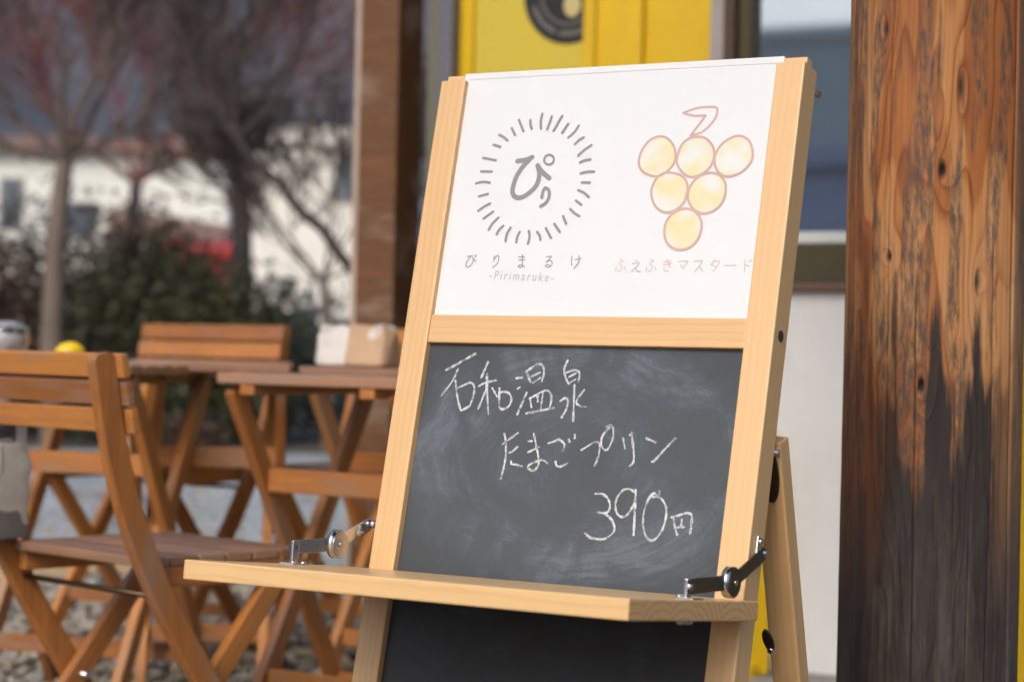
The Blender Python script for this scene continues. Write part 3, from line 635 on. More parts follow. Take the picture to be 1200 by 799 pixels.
# the small latin line, from a text curve
fc = bpy.data.curves.new('latin', 'FONT'); fc.body = '-Pirimaruke-'; fc.size = 1; fc.space_character = 1.38; fo = bpy.data.objects.new('latin', fc); COL.objects.link(fo)
bpy.context.view_layer.update(); me = bpy.data.meshes.new_from_object(fo.evaluated_get(bpy.context.evaluated_depsgraph_get()))
bpy.data.objects.remove(fo, do_unlink=True)
xs_ = [v.co.x for v in me.vertices]; x0_, x1_ = min(xs_), max(xs_)
ul = s_uv(573.5, 326, PN); ur = s_uv(648, 329, PN); k_ = (ur[0] - ul[0]) / (x1_ - x0_)
for v in me.vertices:
    f_ = (v.co.x - x0_) / (x1_ - x0_); v.co = (ul[0] + (ur[0] - ul[0]) * f_ + v.co.y * k_ * .08, PN - .0004, ul[1] + (ur[1] - ul[1]) * f_ - .0012 + v.co.y * k_ * 1.25)
me.materials.clear(); me.materials.append(MAT['latin_grey']); put(bpy.data.objects.new('latin_lettering', me), poster, SIGN)
# --- shelf
PH = -.1264; cph, sph = math.cos(PH), math.sin(PH)
SHF = SIGN @ Matrix.Translation((0, -.0014, Z0 - .0083)) @ Matrix.Rotation(-PH, 4, 'X')     # local y: into the board, so the shelf reaches to -y
sL, sR, sdep, sth = -.0325, .5191, .3118, .0215
bm = bbox_bm(sR - sL, sdep, sth, .0018)
for f in bm.faces: f.material_index = 1 if abs(f.normal.x) > .9 else 0
shelf = obj('shelf', bm, ['pine_shelf', 'pine_end'], sign, SHF @ Matrix.Translation(((sL + sR) / 2, -sdep / 2, -sth / 2)))
# --- folding stays at both ends of the shelf
def stay(u, pxs, shade, cols):
    pB, pD, pT = [SI @ on_plane(x, y, SIGN @ Vector((u, 0, 0)), U) for x, y in pxs]
    sg = 1 if u > .2 else -1
    root_ = sbeam('folding_stay', pB, pD, (1, 0, 0), .0165, .0025, shade, bev=.0005)
    for p_, nm in ((pB, 'bracket'),):
        q = SIGN @ p_
        lo = (SHF.inverted() @ q)
        block('bracket', (lo.x - .002 - .002 * sg, lo.y - .006, -.0002), (lo.x + .002 - .002 * sg, lo.y + .006, lo.z + .008), 'chrome', root_, SHF, .001)
        block('bracket_foot', (lo.x - .010, lo.y - .012, -.0004), (lo.x + .010, lo.y + .016, .0018), 'chrome', root_, SHF, .0005)
        for dy in (-.008, .012): cyl('screw', (lo.x - .007 * sg, lo.y + dy, .0015), (lo.x - .007 * sg, lo.y + dy, .005), .0042, 'chrome', root_, SHF, r2=.002, seg=16)
        for dy in (-.008, .012): cyl('nut', (lo.x - .004 * sg, lo.y + dy, -sth - .005), (lo.x - .004 * sg, lo.y + dy, -sth + .001), .0045, 'chrome', root_, SHF, seg=6)
    sbeam('arm', pD + Vector((.003 * sg, 0, 0)), pT + Vector((.003 * sg, 0, 0)), (1, 0, 0), .0155, .0025, shade, root_, bev=.0005)
    cyl('pivot_disc', pD - Vector((.004, 0, 0)), pD + Vector((.006, 0, 0)), .0172, 'chrome', root_, SIGN, seg=40, bev=.001)
    cyl('pivot_face', pD + Vector((.0055, 0, 0)), pD + Vector((.0068, 0, 0)), .0152, cols, root_, SIGN, seg=40)
    cyl('rivet', pD + Vector((.0066, 0, 0)), pD + Vector((.0085, 0, 0)), .0035, 'chrome', root_, SIGN, seg=20)
    cyl('rivet', pB - Vector((.004, 0, 0)), pB + Vector((.004, 0, 0)), .004, 'chrome', root_, SIGN, seg=20, bev=.0008)
    cyl('rivet', pT - Vector((.004, 0, 0)), pT + Vector((.007, 0, 0)), .005, 'chrome', root_, SIGN, seg=20, bev=.001)
    e = Wd if sg > 0 else 0.0
    pl = sb('wall_plate', (min(e, e + sg * .003), pT.y - .007, pT.z - .016), (max(e, e + sg * .003), pT.y + .007, pT.z + .018), 'chrome', root_, .001)
    cyl('pin', (e, pT.y, pT.z), (pT.x, pT.y, pT.z), .004, 'black_metal', root_, SIGN, seg=16)
    for dz in (-.012, .013): cyl('screw', (e + sg * .002, pT.y, pT.z + dz), (e + sg * .006, pT.y, pT.z + dz), .0042, 'chrome', root_, SIGN, r2=.0025, seg=16)
stay(Wd + .006, [(808, 687), (855, 682), (892.5, 648)], 'black_metal', 'black_metal')
stay(-.012, [(344, 641), (394, 637), (436, 614)], 'chrome', 'steel')
# --- rear frame
def s_at(px, py, u): return SI @ on_plane(px, py, SIGN @ Vector((u, 0, 0)), U)
top = s_at(914, 519, Wd); low = s_at(938, 799, Wd)
dirv = (low - top); dirv.x = 0; dirv.normalize()
q0 = SIGN @ top; dW = (SIGN.to_3x3() @ dirv); lenL = q0.z / -dW.z
pr = Vector((0, dirv.z, -dirv.y))
if pr.y < 0: pr = -pr
for x0 in (0, Wd - ws):
    a_ = Vector((x0 + ws / 2, top.y, top.z)) + pr * .0135; b_ = a_ + dirv * (lenL + .004)
    lg = sbeam('rear_leg', a_, b_, (1, 0, 0), .027, ws - .001, 'pine', bev=.002)
    h0 = Vector((x0 + ws / 2 + .003, top.y - .001, top.z)) + dirv * .012
    bm = bmesh.new(); bmesh.ops.create_cone(bm, cap_ends=True, segments=28, radius1=.5, radius2=.5, depth=1); bmesh.ops.scale(bm, vec=(.066, .022, .003), verts=bm.verts)
    obj('hinge', bm, 'brass_dark', lg, SIGN @ frame(h0 + dirv * .027, dirv, pr))
    cyl('hinge_pin', h0 + Vector((-.014, 0, 0)), h0 + Vector((.014, 0, 0)), .004, 'steel', lg, SIGN, seg=14)
for kk in (.12, .8): 
    a_ = Vector((ws, top.y, top.z)) + pr * .0135 + dirv * (lenL * kk); sbeam('rear_rail', a_, a_ + Vector((Wd - 2 * ws, 0, 0)), pr, .036, .02, 'pine')
ct = s_at(905, 760, Wd - .02); ct2 = s_at(898, 738, Wd - .02)
bm = bmesh.new(); bmesh.ops.create_cone(bm, cap_ends=True, segments=28, radius1=.5, radius2=.5, depth=1)
bmesh.ops.scale(bm, vec=((ct - ct2).length * 1.15, .0125, .003), verts=bm.verts)
obj('catch', bm, 'brass_dark', sign, SIGN @ frame((ct + ct2) / 2 - pr * .003, ct2 - ct, pr)); cyl('catch_screw', ct - pr * .001, ct - pr * .008, .005, 'chrome', sign, SIGN, r2=.003, seg=16)
hp = s_at(914.5, 394, Wd); cyl('hole_plug', (Wd - .002, hp.y, hp.z), (Wd + .0012, hp.y, hp.z), .0065, 'black_metal', sign, SIGN, seg=24)
ey = s_at(957, 115, Wd - .01); cyl('screw_eye', (Wd - .004, ts - .002, ey.z), (Wd - .004, ts + .016, ey.z), .0026, 'steel', sign, SIGN, seg=14, r2=.005)
# ------------------------------------------------------------------ folding furniture
def build_chair(name='folding_chair'):
    Mx = Matrix.Identity(4); c = empty(name, Mx)
    prof = [(.776, -.006), (.755, -.002), (.70, .008), (.65, .018), (.58, .037), (.50, .066), (.42, .104), (.34, .150), (.26, .203), (.12, .296), (0, .376)]
    cv = smooth_poly([(y, z) for z, y in prof], k=4)
    for s in (-1, 1):
        bm = sweep([Vector((0, y, z)) for y, z in cv], .042, .022, Vector((1, 0, 0)), True)
        # local x along the grain: rotate mesh so its length axis is x
        rot = Matrix.Rotation(R(90), 4, 'Y'); bmesh.ops.transform(bm, matrix=rot.inverted(), verts=bm.verts)
        obj('stile', bm, 'teak', c, Matrix.Translation((s * .205, 0, 0)) @ rot)
        beam('leg', (s * .178, .40, .425), (s * .178, .062, .002), (1, 0, 0), .038, .022, 'teak', c, bev=.004)
        beam('seat_rail', (s * .178, .11, .415), (s * .178, .435, .415), (0, 0, 1), .022, .034, 'teak', c)
        cyl('bolt', (s * .150, .232, .208), (s * .219, .232, .208), .006, 'steel', c, seg=12)
    for i in range(3):
        z = .757 - i * .0435; y = .012 + .011 * i
        beam('back_slat', (-.232, y + .012, z), (.232, y + .012, z), (0, 1, .18), .0385, .014, 'teak', c, bev=.003)
    for i in range(6):
        y = .125 + i * .0565; beam('seat_slat', (-.188, y, .441), (.188, y, .441), (0, 0, 1), .052, .016, 'teak_grey' if i % 3 else 'teak_grey', c, bev=.003)
    beam('crossbar', (-.194, .300, .115), (.194, .300, .115), (0, 1, 0), .03, .016, 'teak', c); beam('crossbar', (-.167, .13, .085), (.167, .13, .085), (0, 1, 0), .03, .016, 'teak', c)
    cyl('rod', (-.2, .128, .385), (.2, .128, .385), .005, 'brass_dark', c, seg=12)
    return c
def build_table(w_, d_, name='folding_table'):
    c = empty(name, Matrix.Identity(4)); n = 7; sw = (d_ - .006 * (n - 1)) / n
    for i in range(n):
        y = -d_ / 2 + sw / 2 + i * (sw + .006); beam('top_slat', (-w_ / 2, y, .718), (w_ / 2, y, .718), (0, 0, 1), sw, .020, 'teak_grey', c, bev=.003)
    for s in (-1, 1):
        beam('batten', (s * (w_ / 2 - .07), -d_ / 2 + .004, .698), (s * (w_ / 2 - .07), d_ / 2 - .004, .698), (0, 0, 1), .034, .02, 'teak', c)
        xo, xi = s * (w_ / 2 - .018), s * (w_ / 2 - .046)
        beam('leg', (xo, -d_ / 2 + .03, .70), (xo, d_ / 2 - .03, .002), (1, 0, 0), .040, .022, 'teak', c, bev=.004)
        beam('leg', (xi, d_ / 2 - .03, .70), (xi, -d_ / 2 + .03, .002), (1, 0, 0), .040, .022, 'teak', c, bev=.004)
        cyl('bolt', (xi - .013 * s, 0, .351), (xo + .013 * s, 0, .351), .006, 'steel', c, seg=12)
    yo = lambda z: (-d_ / 2 + .03) + (.70 - z) / .698 * (d_ - .06)
    xo, xi = w_ / 2 - .03, w_ / 2 - .058
    beam('crossbar', (-xo, yo(.52), .52), (xo, yo(.52), .52), (0, 1, 0), .045, .016, 'teak', c); beam('crossbar', (-xo, yo(.10), .10), (xo, yo(.10), .10), (0, 1, 0), .036, .016, 'teak', c)
    beam('crossbar', (-xi, -yo(.14), .14), (xi, -yo(.14), .14), (0, 1, 0), .036, .016, 'teak', c)
    return c
def place(o, x, y, a, label, cat, group):
    o.matrix_basis = rotz(a, (x, y, gz(y) - .002)); tag(o, label, cat, group); return o
CH = 'folding chairs on the gravel'; TB = 'folding tables on the gravel'
ch = build_chair()
# near chair: right stile top at pixel (121, 415), heading 44 degrees to the right of straight ahead
a0 = R(-44); p = at_depth(121, 415, 3.28); r_ = Vector((math.cos(a0), math.sin(a0)))
place(ch, p.x - .205 * r_.x, 3.28 - .205 * r_.y, a0, 'wooden folding chair with a cloth bag on its seat', 'chair', CH)
NEAR = rotz(a0, (p.x - .205 * r_.x, 3.28 - .205 * r_.y, gz(3.28)))
place(copy_tree(ch), -.738, 5.28, R(147), 'wooden folding chair facing the tables, its slatted backrest against the dark hedge', 'chair', CH)
place(copy_tree(ch), -.20, 5.22, R(150), 'wooden folding chair behind the table with the paper bag', 'chair', CH)
def tplace(tb, px, py, Y, a, w_, d_, label):
    p = at_depth(px, py, Y); c, s = math.cos(a), math.sin(a); dx, dy = w_ / 2, d_ / 2
    return place(tb, p.x + c * dx - s * dy, Y + s * dx + c * dy, a, label, 'table', TB)
tb = build_table(.42, .46)
tplace(tb, 254, 437, 4.0, R(-32), .42, .46, 'small slatted folding table, nearest of the row beside the sign')
tplace(copy_tree(tb), 350, 434, 4.53, R(-32), .42, .46, 'small slatted folding table with a paper bag on it')
tA = build_table(.35, .44)
tplace(tA, 145, 426, 4.45, R(5), .35, .44, 'narrow slatted folding table in front of the chair by the hedge')
tplace(copy_tree(tb), -60, 424, 4.35, R(-18), .42, .46, 'small slatted folding table with a glass jar and a lemon')
# --- things on the furniture
def sack(name, w_, d_, h_, mat, Mw, fold=.02, seed=1, top_open=True, label='', cat='bag', pinch=.5, handles=None):
    rng = np.random.default_rng(seed); bm = bmesh.new(); rows = []; nz, na = 9, 28
    for k in range(nz):
        f = k / (nz - 1); row = []
        dd = d_ * (1 - (1 - pinch) * f ** 1.4)
        for i in range(na):
            a = 6.28318 * i / na; ex = .35
            x = w_ / 2 * math.copysign(abs(math.cos(a)) ** ex, math.cos(a)); y = dd / 2 * math.copysign(abs(math.sin(a)) ** ex, math.sin(a))
            wv = fold * f * (math.sin(a * 5 + seed) * .35 + rng.normal() * .18)
            row.append(bm.verts.new((x * (1 - .05 * f) + wv * .5, y + wv, h_ * f + (rng.normal() * .006 if k == nz - 1 else 0))))
        rows.append(row)
    for a, b_ in zip(rows, rows[1:]):
        for i in range(na): bm.faces.new((a[i], a[(i + 1) % na], b_[(i + 1) % na], b_[i]))
    bm.faces.new(rows[0][::-1])
    r = empty(name, Mw); body = obj('body', bm, mat, r, Mw, smooth=True)
    m = body.modifiers.new('solid', 'SOLIDIFY'); m.thickness = .002; body.modifiers.new('sub', 'SUBSURF').levels = 1
    tag(r, label, cat); return r
pb = at_depth(418, 443, 4.62); pb.z = gz(4.53) + .727
Bm = rotz(R(-22), pb)
bagp = sack('paper_bag', .175, .10, .092, 'paper_white', Bm, .040, 4, label='crumpled white and kraft paper bag on a folding table', pinch=.35)
b2 = sack('flap_tmp', .104, .118, .088, 'kraft', Bm @ Matrix.Translation((.045, -.010, 0)), .036, 9, pinch=.3)
fl = [o for o in bpy.data.objects if o.parent == b2][0]; fl.name = 'kraft_fold'; fl.parent = bagp; fl.matrix_basis = Matrix.Translation((.045, -.010, 0)); bpy.data.objects.remove(b2, do_unlink=True)
# cloth bag on the near chair's seat
cbp = at_depth(-26, 612, 3.62); Cb = rotz(R(-24), (cbp.x, 3.62, gz(3.4) + .4495))
cbag = sack('cloth_bag', .15, .12, .17, 'cotton', Cb, .035, 6, label='off white cloth bag slumped on the seat of the near folding chair', pinch=.6)
bb = sack('tmp2', .154, .124, .055, 'cotton_grey', Cb @ Matrix.Translation((0, 0, .0)), .004, 8, pinch=.98)
f2 = [o for o in bpy.data.objects if o.parent == bb][0]; f2.name = 'base_band'; f2.parent = cbag; f2.matrix_basis = Matrix.Identity(4); bpy.data.objects.remove(bb, do_unlink=True)
for s in (-1, 1):
    pts = smooth_poly([(-.05, .17), (-.045, .23), (0, .25), (.045, .23), (.05, .17)], k=4)
    obj('strap', sweep([Vector((x, s * .05, z - .02)) for x, z in pts], .02, .004, Vector((0, 1, 0))), 'cotton', cbag, Cb, True)
# glass jar and lemon on the table to the left
def lathe(prof, seg=32):
    bm = bmesh.new(); rows = [[bm.verts.new((r * math.cos(6.28318 * i / seg), r * math.sin(6.28318 * i / seg), z)) for i in range(seg)] for r, z in prof]
    for a, b_ in zip(rows, rows[1:]):
        for i in range(seg): bm.faces.new((a[i], a[(i + 1) % seg], b_[(i + 1) % seg], b_[i]))
    for f in bm.faces: f.smooth = True
    bmesh.ops.recalc_face_normals(bm, faces=bm.faces); return bm
TZ = gz(4.5) + .7265
jp = at_depth(6, 400, 4.5); Jm = Matrix.Translation((jp.x, 4.5, TZ)); jr = empty('glass_jar', Jm); tag(jr, 'round clear glass jar on the table behind the near chair', 'jar')
obj('bowl', lathe([(.001, .002), (.034, .002), (.046, .02), (.052, .045), (.049, .07), (.038, .086), (.036, .084), (.046, .069), (.048, .045), (.043, .022), (.032, .006), (.001, .006)]), 'clear_glass', jr, Jm)
obj('contents', lathe([(.001, .0065), (.03, .0065), (.043, .035), (.044, .055), (.001, .06)]), 'paper_white', jr, Jm)
lp = at_depth(81, 407, 4.45); Lm = Matrix.Translation((lp.x, 4.45, TZ)) @ Matrix.Rotation(R(70), 4, 'Y'); 
Lm = Matrix.Translation((lp.x, 4.45, TZ + .022)) @ Matrix.Rotation(R(80), 4, 'Y')
lem = obj('lemon', lathe([(.0005, -.034), (.004, -.032), (.012, -.026), (.02, -.015), (.0225, 0), (.02, .015), (.012, .026), (.004, .032), (.0005, .034)]), 'lemon', None, Lm)
tag(lem, 'small bright yellow lemon on the table behind the near chair', 'lemon')
# ------------------------------------------------------------------ garden
def tube_tree(specs, seg=5):
    V, Fc = [], []
    for p0, p1, r0, r1 in specs:
        d = (p1 - p0); 
        if d.length < 1e-6: continue
        d.normalize(); a = d.orthogonal().normalized(); b_ = d.cross(a); i0 = len(V)
        for p, r in ((p0, r0), (p1, r1)):
            for k in range(seg): q = 6.28318 * k / seg; V.append(tuple(p + (a * math.cos(q) + b_ * math.sin(q)) * r))
        for k in range(seg): Fc.append((i0 + k, i0 + (k + 1) % seg, i0 + seg + (k + 1) % seg, i0 + seg + k))
    return V, Fc
def grow(out, p, d, length, r, depth, rng, spread=.6, up=.12, kids=3, segs=3, minr=.0035):
    for s in range(segs):
        d = (d + Vector((rng.gauss(0, .12), rng.gauss(0, .12), rng.gauss(0, .09) + up * .3))).normalized()
        p2 = p + d * (length / segs); r2 = max(r * .86, minr); out.append((p, p2, r, r2)); p, r = p2, r2
        if depth > 0 and s < segs - 1 and rng.random() < .5:
            ax = Vector((rng.gauss(0, 1), rng.gauss(0, 1), rng.gauss(0, .6))).normalized(); nd = (d + ax * spread * rng.uniform(.7, 1.4) + Vector((0, 0, up))).normalized()
            grow(out, p, nd, length * rng.uniform(.55, .8), max(r * .6, minr), depth - 1, rng, spread, up, kids, segs, minr)
    if depth > 0:
        for _ in range(kids if depth > 2 else 2):
            ax = Vector((rng.gauss(0, 1), rng.gauss(0, 1), rng.gauss(0, .6))).normalized(); nd = (d + ax * spread * rng.uniform(.6, 1.2) + Vector((0, 0, up))).normalized()
            grow(out, p, nd, length * rng.uniform(.6, .88), max(r * .68, minr), depth - 1, rng, spread, up, kids, segs, minr)
def tree(name, label, base, trunk_pts, r, limbs, seed, bark, twig, depth=4, length=1.0, spread=.6, up=.12, minr=.004):
    rng = random.Random(seed); Mw = Matrix.Translation(base); e = empty(name, Mw); tag(e, label, 'tree', 'trees beyond the road')
    tp = [Vector(q) for q in trunk_pts]; tr = []
    for i in range(len(tp) - 1): tr.append((tp[i], tp[i + 1], r * (1 - .35 * i / len(tp)), r * (1 - .35 * (i + 1) / len(tp))))
    obj('trunk', tube_tree(tr, 12), bark, e, Mw, True)
    out = []
    for d, l in limbs: grow(out, tp[-1], Vector(d).normalized(), l * length, r * .5, depth, rng, spread, up, 3, 3, minr)
    obj('crown', tube_tree(out, 4), twig, e, Mw)
    return e
def local(px, py, Y, base): return at_depth(px, py, Y) - base
# pale-barked tree on the left
Yt = 11.9; bs = at_depth(62, 470, Yt); bs.z = gz(Yt)
tree('bare_tree', 'bare tree with a straight pale trunk and spreading twigs beside the hedge', bs, [(0, 0, 0), local(60, 400, Yt, bs), local(64, 300, Yt, bs), local(72, 220, Yt, bs), local(76, 190, Yt, bs)], .066,
     [((-.7, 0, .75), .62), ((.65, .1, .8), .62), ((.1, -.2, 1), .7), ((-.3, .3, 1), .66), ((.9, .0, .45), .55), ((-1, .1, .3), .5)], 5, 'bark', 'twig', 5, .80, .55, .05, .0034)
# red-budded tree behind it
Yt = 17.0; bs = at_depth(150, 430, Yt); bs.z = gz(Yt)
tree('bare_tree', 'bare tree with reddish twigs behind the pale trunked tree', bs, [(0, 0, 0), local(150, 330, Yt, bs), local(155, 260, Yt, bs), local(160, 215, Yt, bs)], .06,
     [((-.8, 0, .7), .9), ((.8, 0, .6), .9), ((.1, .3, 1), .9), ((.5, -.2, .9), .9), ((-.4, .1, 1), .9)], 12, 'bark_dark', 'twig_red', 5, .85, .5, .06, .0045)
# dark trunk right of the hedge
Yt = 15.0; bs = at_depth(284, 450, Yt); bs.z = gz(Yt)
tree('bare_tree', 'dark bare tree with a thick upright trunk between the two white houses', bs, [(0, 0, 0), local(284, 350, Yt, bs), local(283, 250, Yt, bs), local(280, 190, Yt, bs)], .085,
     [((-.5, 0, .9), .75), ((.5, 0, .9), .75), ((.0, .3, 1), .8), ((-.8, .1, .5), .4), ((.8, .1, .6), .4)], 23, 'bark_dark', 'twig_dark', 3, .62, .5, .06, .0032)
# dark tree behind the post, its limb leaning left
Yt = 11.0; bs = at_depth(452, 480, Yt); bs.z = gz(Yt)
tree('bare_tree', 'dark leaning bare tree behind the porch post with a long slanting limb', bs, [(0, 0, 0), local(446, 380, Yt, bs), local(424, 330, Yt, bs), local(396, 296, Yt, bs), local(378, 268, Yt, bs), local(352, 248, Yt, bs), local(330, 216, Yt, bs), local(300, 192, Yt, bs), local(276, 160, Yt, bs)], .034,
     [((-.6, 0, .8), .36), ((.3, 0, 1), .5), ((.8, 0, .7), .5)], 31, 'bark_dark', 'twig_dark', 4, .9, .6, .08, .0026)
Yt = 12.2; bs = at_depth(385, 450, Yt); bs.z = gz(Yt)
tree('bare_tree', 'slim many twigged bare tree in front of the cream house', bs, [(0, 0, 0), local(385, 390, Yt, bs), local(378, 330, Yt, bs)], .03,
     [((-.5, 0, .8), .55), ((.5, 0, .9), .6), ((0, .2, 1), .65), ((-.9, .1, .5), .5), ((.9, -.1, .4), .5)], 44, 'bark', 'twig', 5, .80, .62, .10, .0042)
def shrub(name, label, base, blobs, N, leaf_s, mat, seed, group=None, stems=8):
    rng = np.random.default_rng(seed); pts = []
    for (c, rad, wgt) in blobs:
        n = int(N * wgt); d = rng.normal(size=(n, 3)); d /= np.linalg.norm(d, axis=1)[:, None]
        rr_ = rng.random(n) ** .42; pts.append(np.array(c) + d * rr_[:, None] * np.array(rad) * (1 + .18 * rng.normal(size=(n, 1))))
    P = np.concatenate(pts); P = P[P[:, 2] > .02]; n = len(P)
    a = rng.normal(size=(n, 3)); a /= np.linalg.norm(a, axis=1)[:, None]; b_ = np.cross(a, rng.normal(size=(n, 3))); b_ /= np.linalg.norm(b_, axis=1)[:, None]
    s = leaf_s * rng.uniform(.6, 1.4, (n, 1)); V = np.stack([P - a * s, P + b_ * s * .5, P + a * s, P - b_ * s * .5], 1).reshape(-1, 3)
    Fc = np.arange(4 * n).reshape(n, 4)
    Mw = Matrix.Translation(base); e = empty(name, Mw); tag(e, label, 'shrub', group)
    obj('foliage', (V.tolist(), Fc.tolist()), mat, e, Mw)
    r2 = random.Random(seed); out = []
    for _ in range(stems):
        c, rad, _w = r2.choice(blobs); q = Vector((c[0] + r2.uniform(-.5, .5) * rad[0], c[1], c[2] + rad[2] * .5)); out.append((Vector((c[0] * .8, c[1], 0)), q, .02, .006))
    obj('stems', tube_tree(out, 5), 'bark_dark', e, Mw)
    return e
Yt = 12.6; bs = at_depth(200, 450, Yt); bs.z = gz(Yt)
shrub('hedge_shrub', 'dense dark green hedge shrub behind the far folding chair', bs, [((-.25, 0, .5), (.55, .4, .62), .32), ((.22, 0, .55), (.5, .4, .62), .3), ((-.05, .1, .85), (.42, .35, .36), .2), ((.48, 0, .42), (.3, .35, .5), .18)], 16000, .028, 'hedge', 3)
Yt = 12.9; bs = at_depth(18, 450, Yt); bs.z = gz(Yt)
shrub('hedge_shrub', 'dark brown and red leaved hedge shrub at the foot of the pale trunk', bs, [((-.3, 0, .55), (.7, .4, .8), .45), ((.3, .1, .6), (.6, .4, .85), .37), ((.75, .3, .85), (.4, .3, .6), .18)], 18000, .028, 'hedge_red', 4)
Yt = 13.5; bs = at_depth(352, 450, Yt); bs.z = gz(Yt)
shrub('garden_shrub', 'loose pale grey green shrub below the cream house', bs, [((-.1, 0, .5), (.28, .3, .55), .5), ((.25, 0, .4), (.32, .3, .5), .5)], 4200, .03, 'pale_shrub', 6)
Yt = 11.95; bs = at_depth(222, 510, Yt); bs.z = gz(Yt)
shrub('flowering_plant', 'low dark red plant at the foot of the green hedge', bs, [((0, 0, .08), (.22, .12, .12), 1)], 900, .02, 'hedge_red', 8, stems=3)
# ------------------------------------------------------------------ houses, car, hills
def house(name, label, cx_, cy_, w_, d_, h_, rot, wall, roof_h, eave, wins, flat=False):
    Mw = rotz(rot, (cx_, cy_, gz(cy_) - .05)); e = empty(name, Mw); tag(e, label, 'house', 'houses beyond the garden')
    block('wall', (-w_ / 2, -d_ / 2, 0), (w_ / 2, d_ / 2, h_), wall, e, Mw, .02)
    if flat:
        block('roof', (-w_ / 2 - eave, -d_ / 2 - eave, h_ - .001), (w_ / 2 + eave, d_ / 2 + eave, h_ + roof_h), wall, e, Mw, .02)
    else:
        bm = bmesh.new(); W2, D2 = w_ / 2 + eave, d_ / 2 + eave
        vs = [bm.verts.new(v) for v in ((-W2, -D2, h_ - .12), (W2, -D2, h_ - .12), (W2, D2, h_ - .12), (-W2, D2, h_ - .12), (-W2, -D2, h_ + .03), (W2, -D2, h_ + .03), (W2, D2, h_ + .03), (-W2, D2, h_ + .03), (-W2 * .8, 0, h_ + roof_h), (W2 * .8, 0, h_ + roof_h))]
        for f in ((0, 1, 2, 3), (0, 4, 5, 1), (1, 5, 6, 2), (2, 6, 7, 3), (3, 7, 4, 0), (4, 8, 9, 5), (5, 9, 6), (6, 9, 8, 7), (7, 8, 4)): bm.faces.new([vs[i] for i in f])
        bmesh.ops.recalc_face_normals(bm, faces=bm.faces); obj('roof', bm, 'roof_tile', e, Mw)
    for (x0, x1, z0, z1) in wins:
        wv_ = block('window', (x0 - .06, -d_ / 2 - .05, z0 - .06), (x1 + .06, -d_ / 2 + .02, z1 + .06), 'grey_frame', e, Mw, .01)
        block('pane', (x0, -d_ / 2 - .07, z0), (x1, -d_ / 2 - .051, z1), 'far_glass', wv_, Mw, .0)
    return e
Yh = 42.0; hl = at_depth(-130, 300, Yh).x; hr = at_depth(266, 300, Yh).x; zt = at_depth(130, 172, Yh).z - gz(Yh)
wl = lambda px: at_depth(px, 250, Yh).x - (hl + hr) / 2
wz = lambda py: at_depth(100, py, Yh).z - gz(Yh)
hs = house('white_house', 'long white rendered house with brown hipped roof behind the pale trunked tree', (hl + hr) / 2, Yh + 4, hr - hl, 8, zt, 0, 'house_white', .55, .4,
      [(wl(2), wl(24), wz(268), wz(214)), (wl(76), wl(112), wz(276), wz(240)), (wl(-60), wl(-30), wz(268), wz(214))])
Mh = ABS[hs.name]
bm = bmesh.new(); A_ = [(wl(140), -5.6, wz(258)), (wl(272), -5.6, wz(290)), (wl(272), -4, wz(262)), (wl(132), -4, wz(243))]
up_ = [bm.verts.new(v) for v in A_]; lo_ = [bm.verts.new((x, y, z - .2)) for x, y, z in A_]
bm.faces.new(up_); bm.faces.new(lo_[::-1])
for i in range(4): bm.faces.new((up_[i], lo_[i], lo_[(i + 1) % 4], up_[(i + 1) % 4]))
bmesh.ops.recalc_face_normals(bm, faces=bm.faces); obj('lean_to_roof', bm, 'roof_tile', hs, Mh)
block('porch_wall', (wl(200), -5.2, 0), (wl(266), -4.0, wz(285)), 'house_cream', hs, Mh, .02)
Yh2 = 34.0; a2, b2_ = at_depth(302, 250, Yh2).x, at_depth(470, 250, Yh2).x; z2 = at_depth(350, 170, Yh2).z - gz(Yh2)
house('cream_house', 'tall cream house with a flat white eave behind the slim twiggy tree', (a2 + b2_) / 2, Yh2 + 3, b2_ - a2, 6, z2, R(-4), 'house_cream', .28, .18, [(.35, .8, 2.6, 3.3)], True)
def mirrored(px, py, dist):
    """where the wall's window, seen at this pixel, looks to after reflection"""
    hit = on_plane(px, py, WP - WN * .03, WN); d = ray(px, py).normalized(); r = d - 2 * d.dot(WN) * WN; k = math.hypot(r.x, r.y); return hit + r * (dist / k), r
q, r = mirrored(945, 200, 23); ang = R(58)      # faces back to the window
house('lilac_house', 'pale lilac house across the yard facing the cafe window', q.x + r.x * 3.5 + 1.0, q.y + r.y * 3.5 - 1.2, 7, 7, q.z - gz(q.y) + .1, ang, 'house_lilac', .3, .15, [(-2.5, -1.6, .8, 2.0), (1.9, 2.8, .8, 2.0)], True)
q, r = mirrored(932, 30, 46)
house('white_house', 'tall narrow white house across the yard behind the lilac house', q.x + r.x * 3, q.y + r.y * 3, 1.9, 5, q.z, ang, 'house_white', .3, .2, [(-.4, .4, q.z - 2.2, q.z - 1.2)], True)
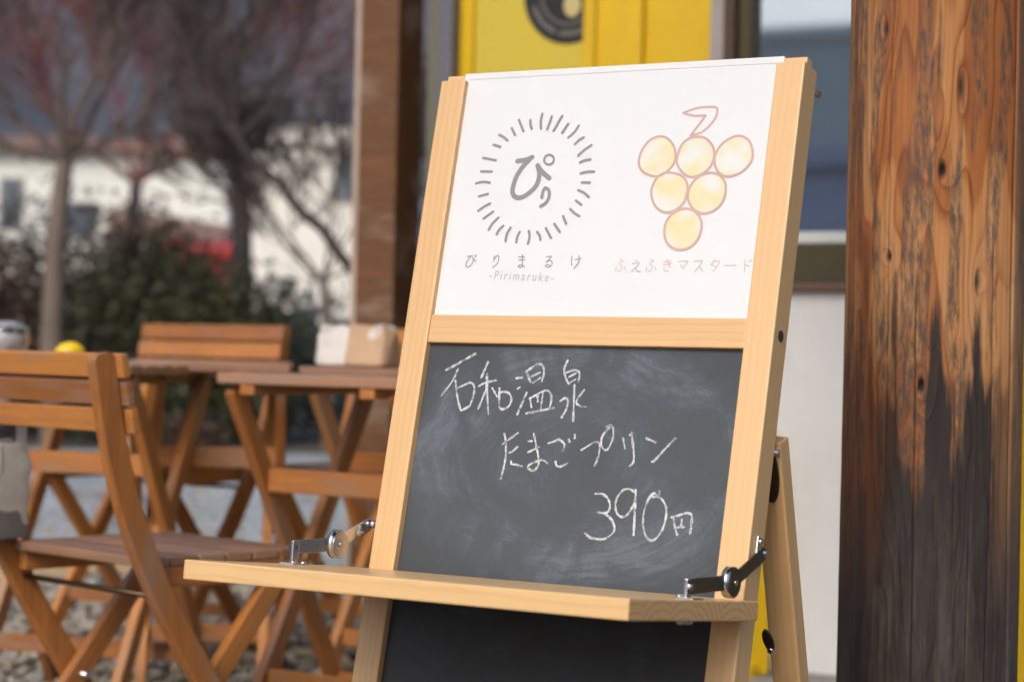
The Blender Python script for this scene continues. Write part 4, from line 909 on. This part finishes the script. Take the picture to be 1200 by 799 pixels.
def van():
    Yc = 36.0; p = at_depth(238, 320, Yc); Mw = rotz(R(-86), (p.x, Yc, gz(Yc))); e = empty('parked_van', Mw); tag(e, 'red parked panel van half hidden behind the hedge', 'van')
    side = [(-1.66, .28), (-1.72, .75), (-1.60, 1.05), (-1.22, 1.74), (-1.0, 1.84), (1.58, 1.86), (1.68, 1.76), (1.72, .28)]
    bm = bmesh.new(); L = [bm.verts.new((x, -.73 + .08 * max(0, z - 1), z)) for x, z in side]; Rr = [bm.verts.new((x, .73 - .08 * max(0, z - 1), z)) for x, z in side]
    bm.faces.new(L); bm.faces.new(Rr[::-1])
    for i in range(len(side)): j = (i + 1) % len(side); bm.faces.new((L[i], Rr[i], Rr[j], L[j]))
    bmesh.ops.recalc_face_normals(bm, faces=bm.faces); bmesh.ops.bevel(bm, geom=list(bm.edges), offset=.05, segments=3, affect='EDGES')
    obj('body', bm, 'red_paint', e, Mw)
    for s in (-1, 1):
        dr = block('rear_door', (1.70, min(s * .02, s * .60), .55), (1.735, max(s * .02, s * .60), 1.70), 'red_paint', e, Mw, .01); block('handle', (1.7355, s * .12 - .05, 1.02), (1.755, s * .12 + .05, 1.06), 'black_metal', dr, Mw, .004)
        block('tail_light', (1.69, s * .655 - .04, .62), (1.74, s * .655 + .04, .95), 'red_board', e, Mw, .01)
        block('side_window', (-1.0, min(s * .66, s * .715), 1.15), (-.45, max(s * .66, s * .715), 1.6), 'far_glass', e, Mw, .01)
        for x in (-1.1, 1.1):
            wh = cyl('wheel', (x, s * .55, .29), (x, s * .74, .29), .29, 'rubber', e, Mw, seg=28, bev=.03); cyl('rim', (x, s * .73, .29), (x, s * .75, .29), .18, 'steel', wh, Mw, seg=20)
        beam('headlight', (-1.70, s * .45, .72), (-1.70, s * .68, .72), (1, 0, 0), .14, .06, 'white_sill', e, Mw)
    beam('windscreen', (-1.42, -.55, 1.40), (-1.42, .55, 1.40), (-.69, 0, .38), .60, .03, 'far_glass', e, Mw); block('bumper', (1.70, -.70, .28), (1.78, .70, .45), 'rubber', e, Mw, .02)
van()
def hills():
    na, nr = 160, 26; th = np.linspace(0, 2 * math.pi, na, endpoint=False); rs = np.linspace(260, 1250, nr)
    T, Rr = np.meshgrid(th, rs); f = (rs - 260) / (1250 - 260); Fm = np.repeat(f[:, None], na, 1)
    back = np.clip(np.cos(T - math.pi / 2 - .1), 0, 1) ** .5     # the range stands behind the houses, lower ground elsewhere
    H = (70 + 300 * back) * np.sin(np.clip(Fm * 1.25, 0, 1) * math.pi / 2) * (.75 + .5 * fbm(np.cos(T) * 5 + 9, np.sin(T) * 5 + 9 + Fm * 2, 61)) + 28 * (fbm(np.cos(T) * Rr / 45 + 50, np.sin(T) * Rr / 45 + 50, 71) - .5) * np.clip(Fm * 4, 0, 1)
    V = np.stack([Rr * np.cos(T), Rr * np.sin(T), H - 1], -1).reshape(-1, 3); I = np.arange(nr * na).reshape(nr, na)
    Fq = np.stack([I[:-1], np.roll(I, -1, 1)[:-1], np.roll(I, -1, 1)[1:], I[1:]], -1).reshape(-1, 4)
    tag(obj('hills', (V.tolist(), Fq.tolist()), 'hill_forest', None, None, True), kind='structure')
hills()
# valley air: closed box round everything, pale scattering that greys the far slopes
t = NT('valley_air'); t.n.remove(t.b)
pv = t.node('VolumePrincipled', {'Color': (.60, .74, 1, 1), 'Density': .00070, 'Anisotropy': .2}); t.t.links.new(pv.outputs[0], t.out.inputs['Volume']); MAT['valley_air'] = t.m
hz = obj('haze', bbox_bm(3100, 3100, 470, 0), 'valley_air', None, Matrix.Translation((0, 0, 235 - 3)))
tag(hz, 'pale valley haze in front of the wooded hills', 'haze', kind='stuff')
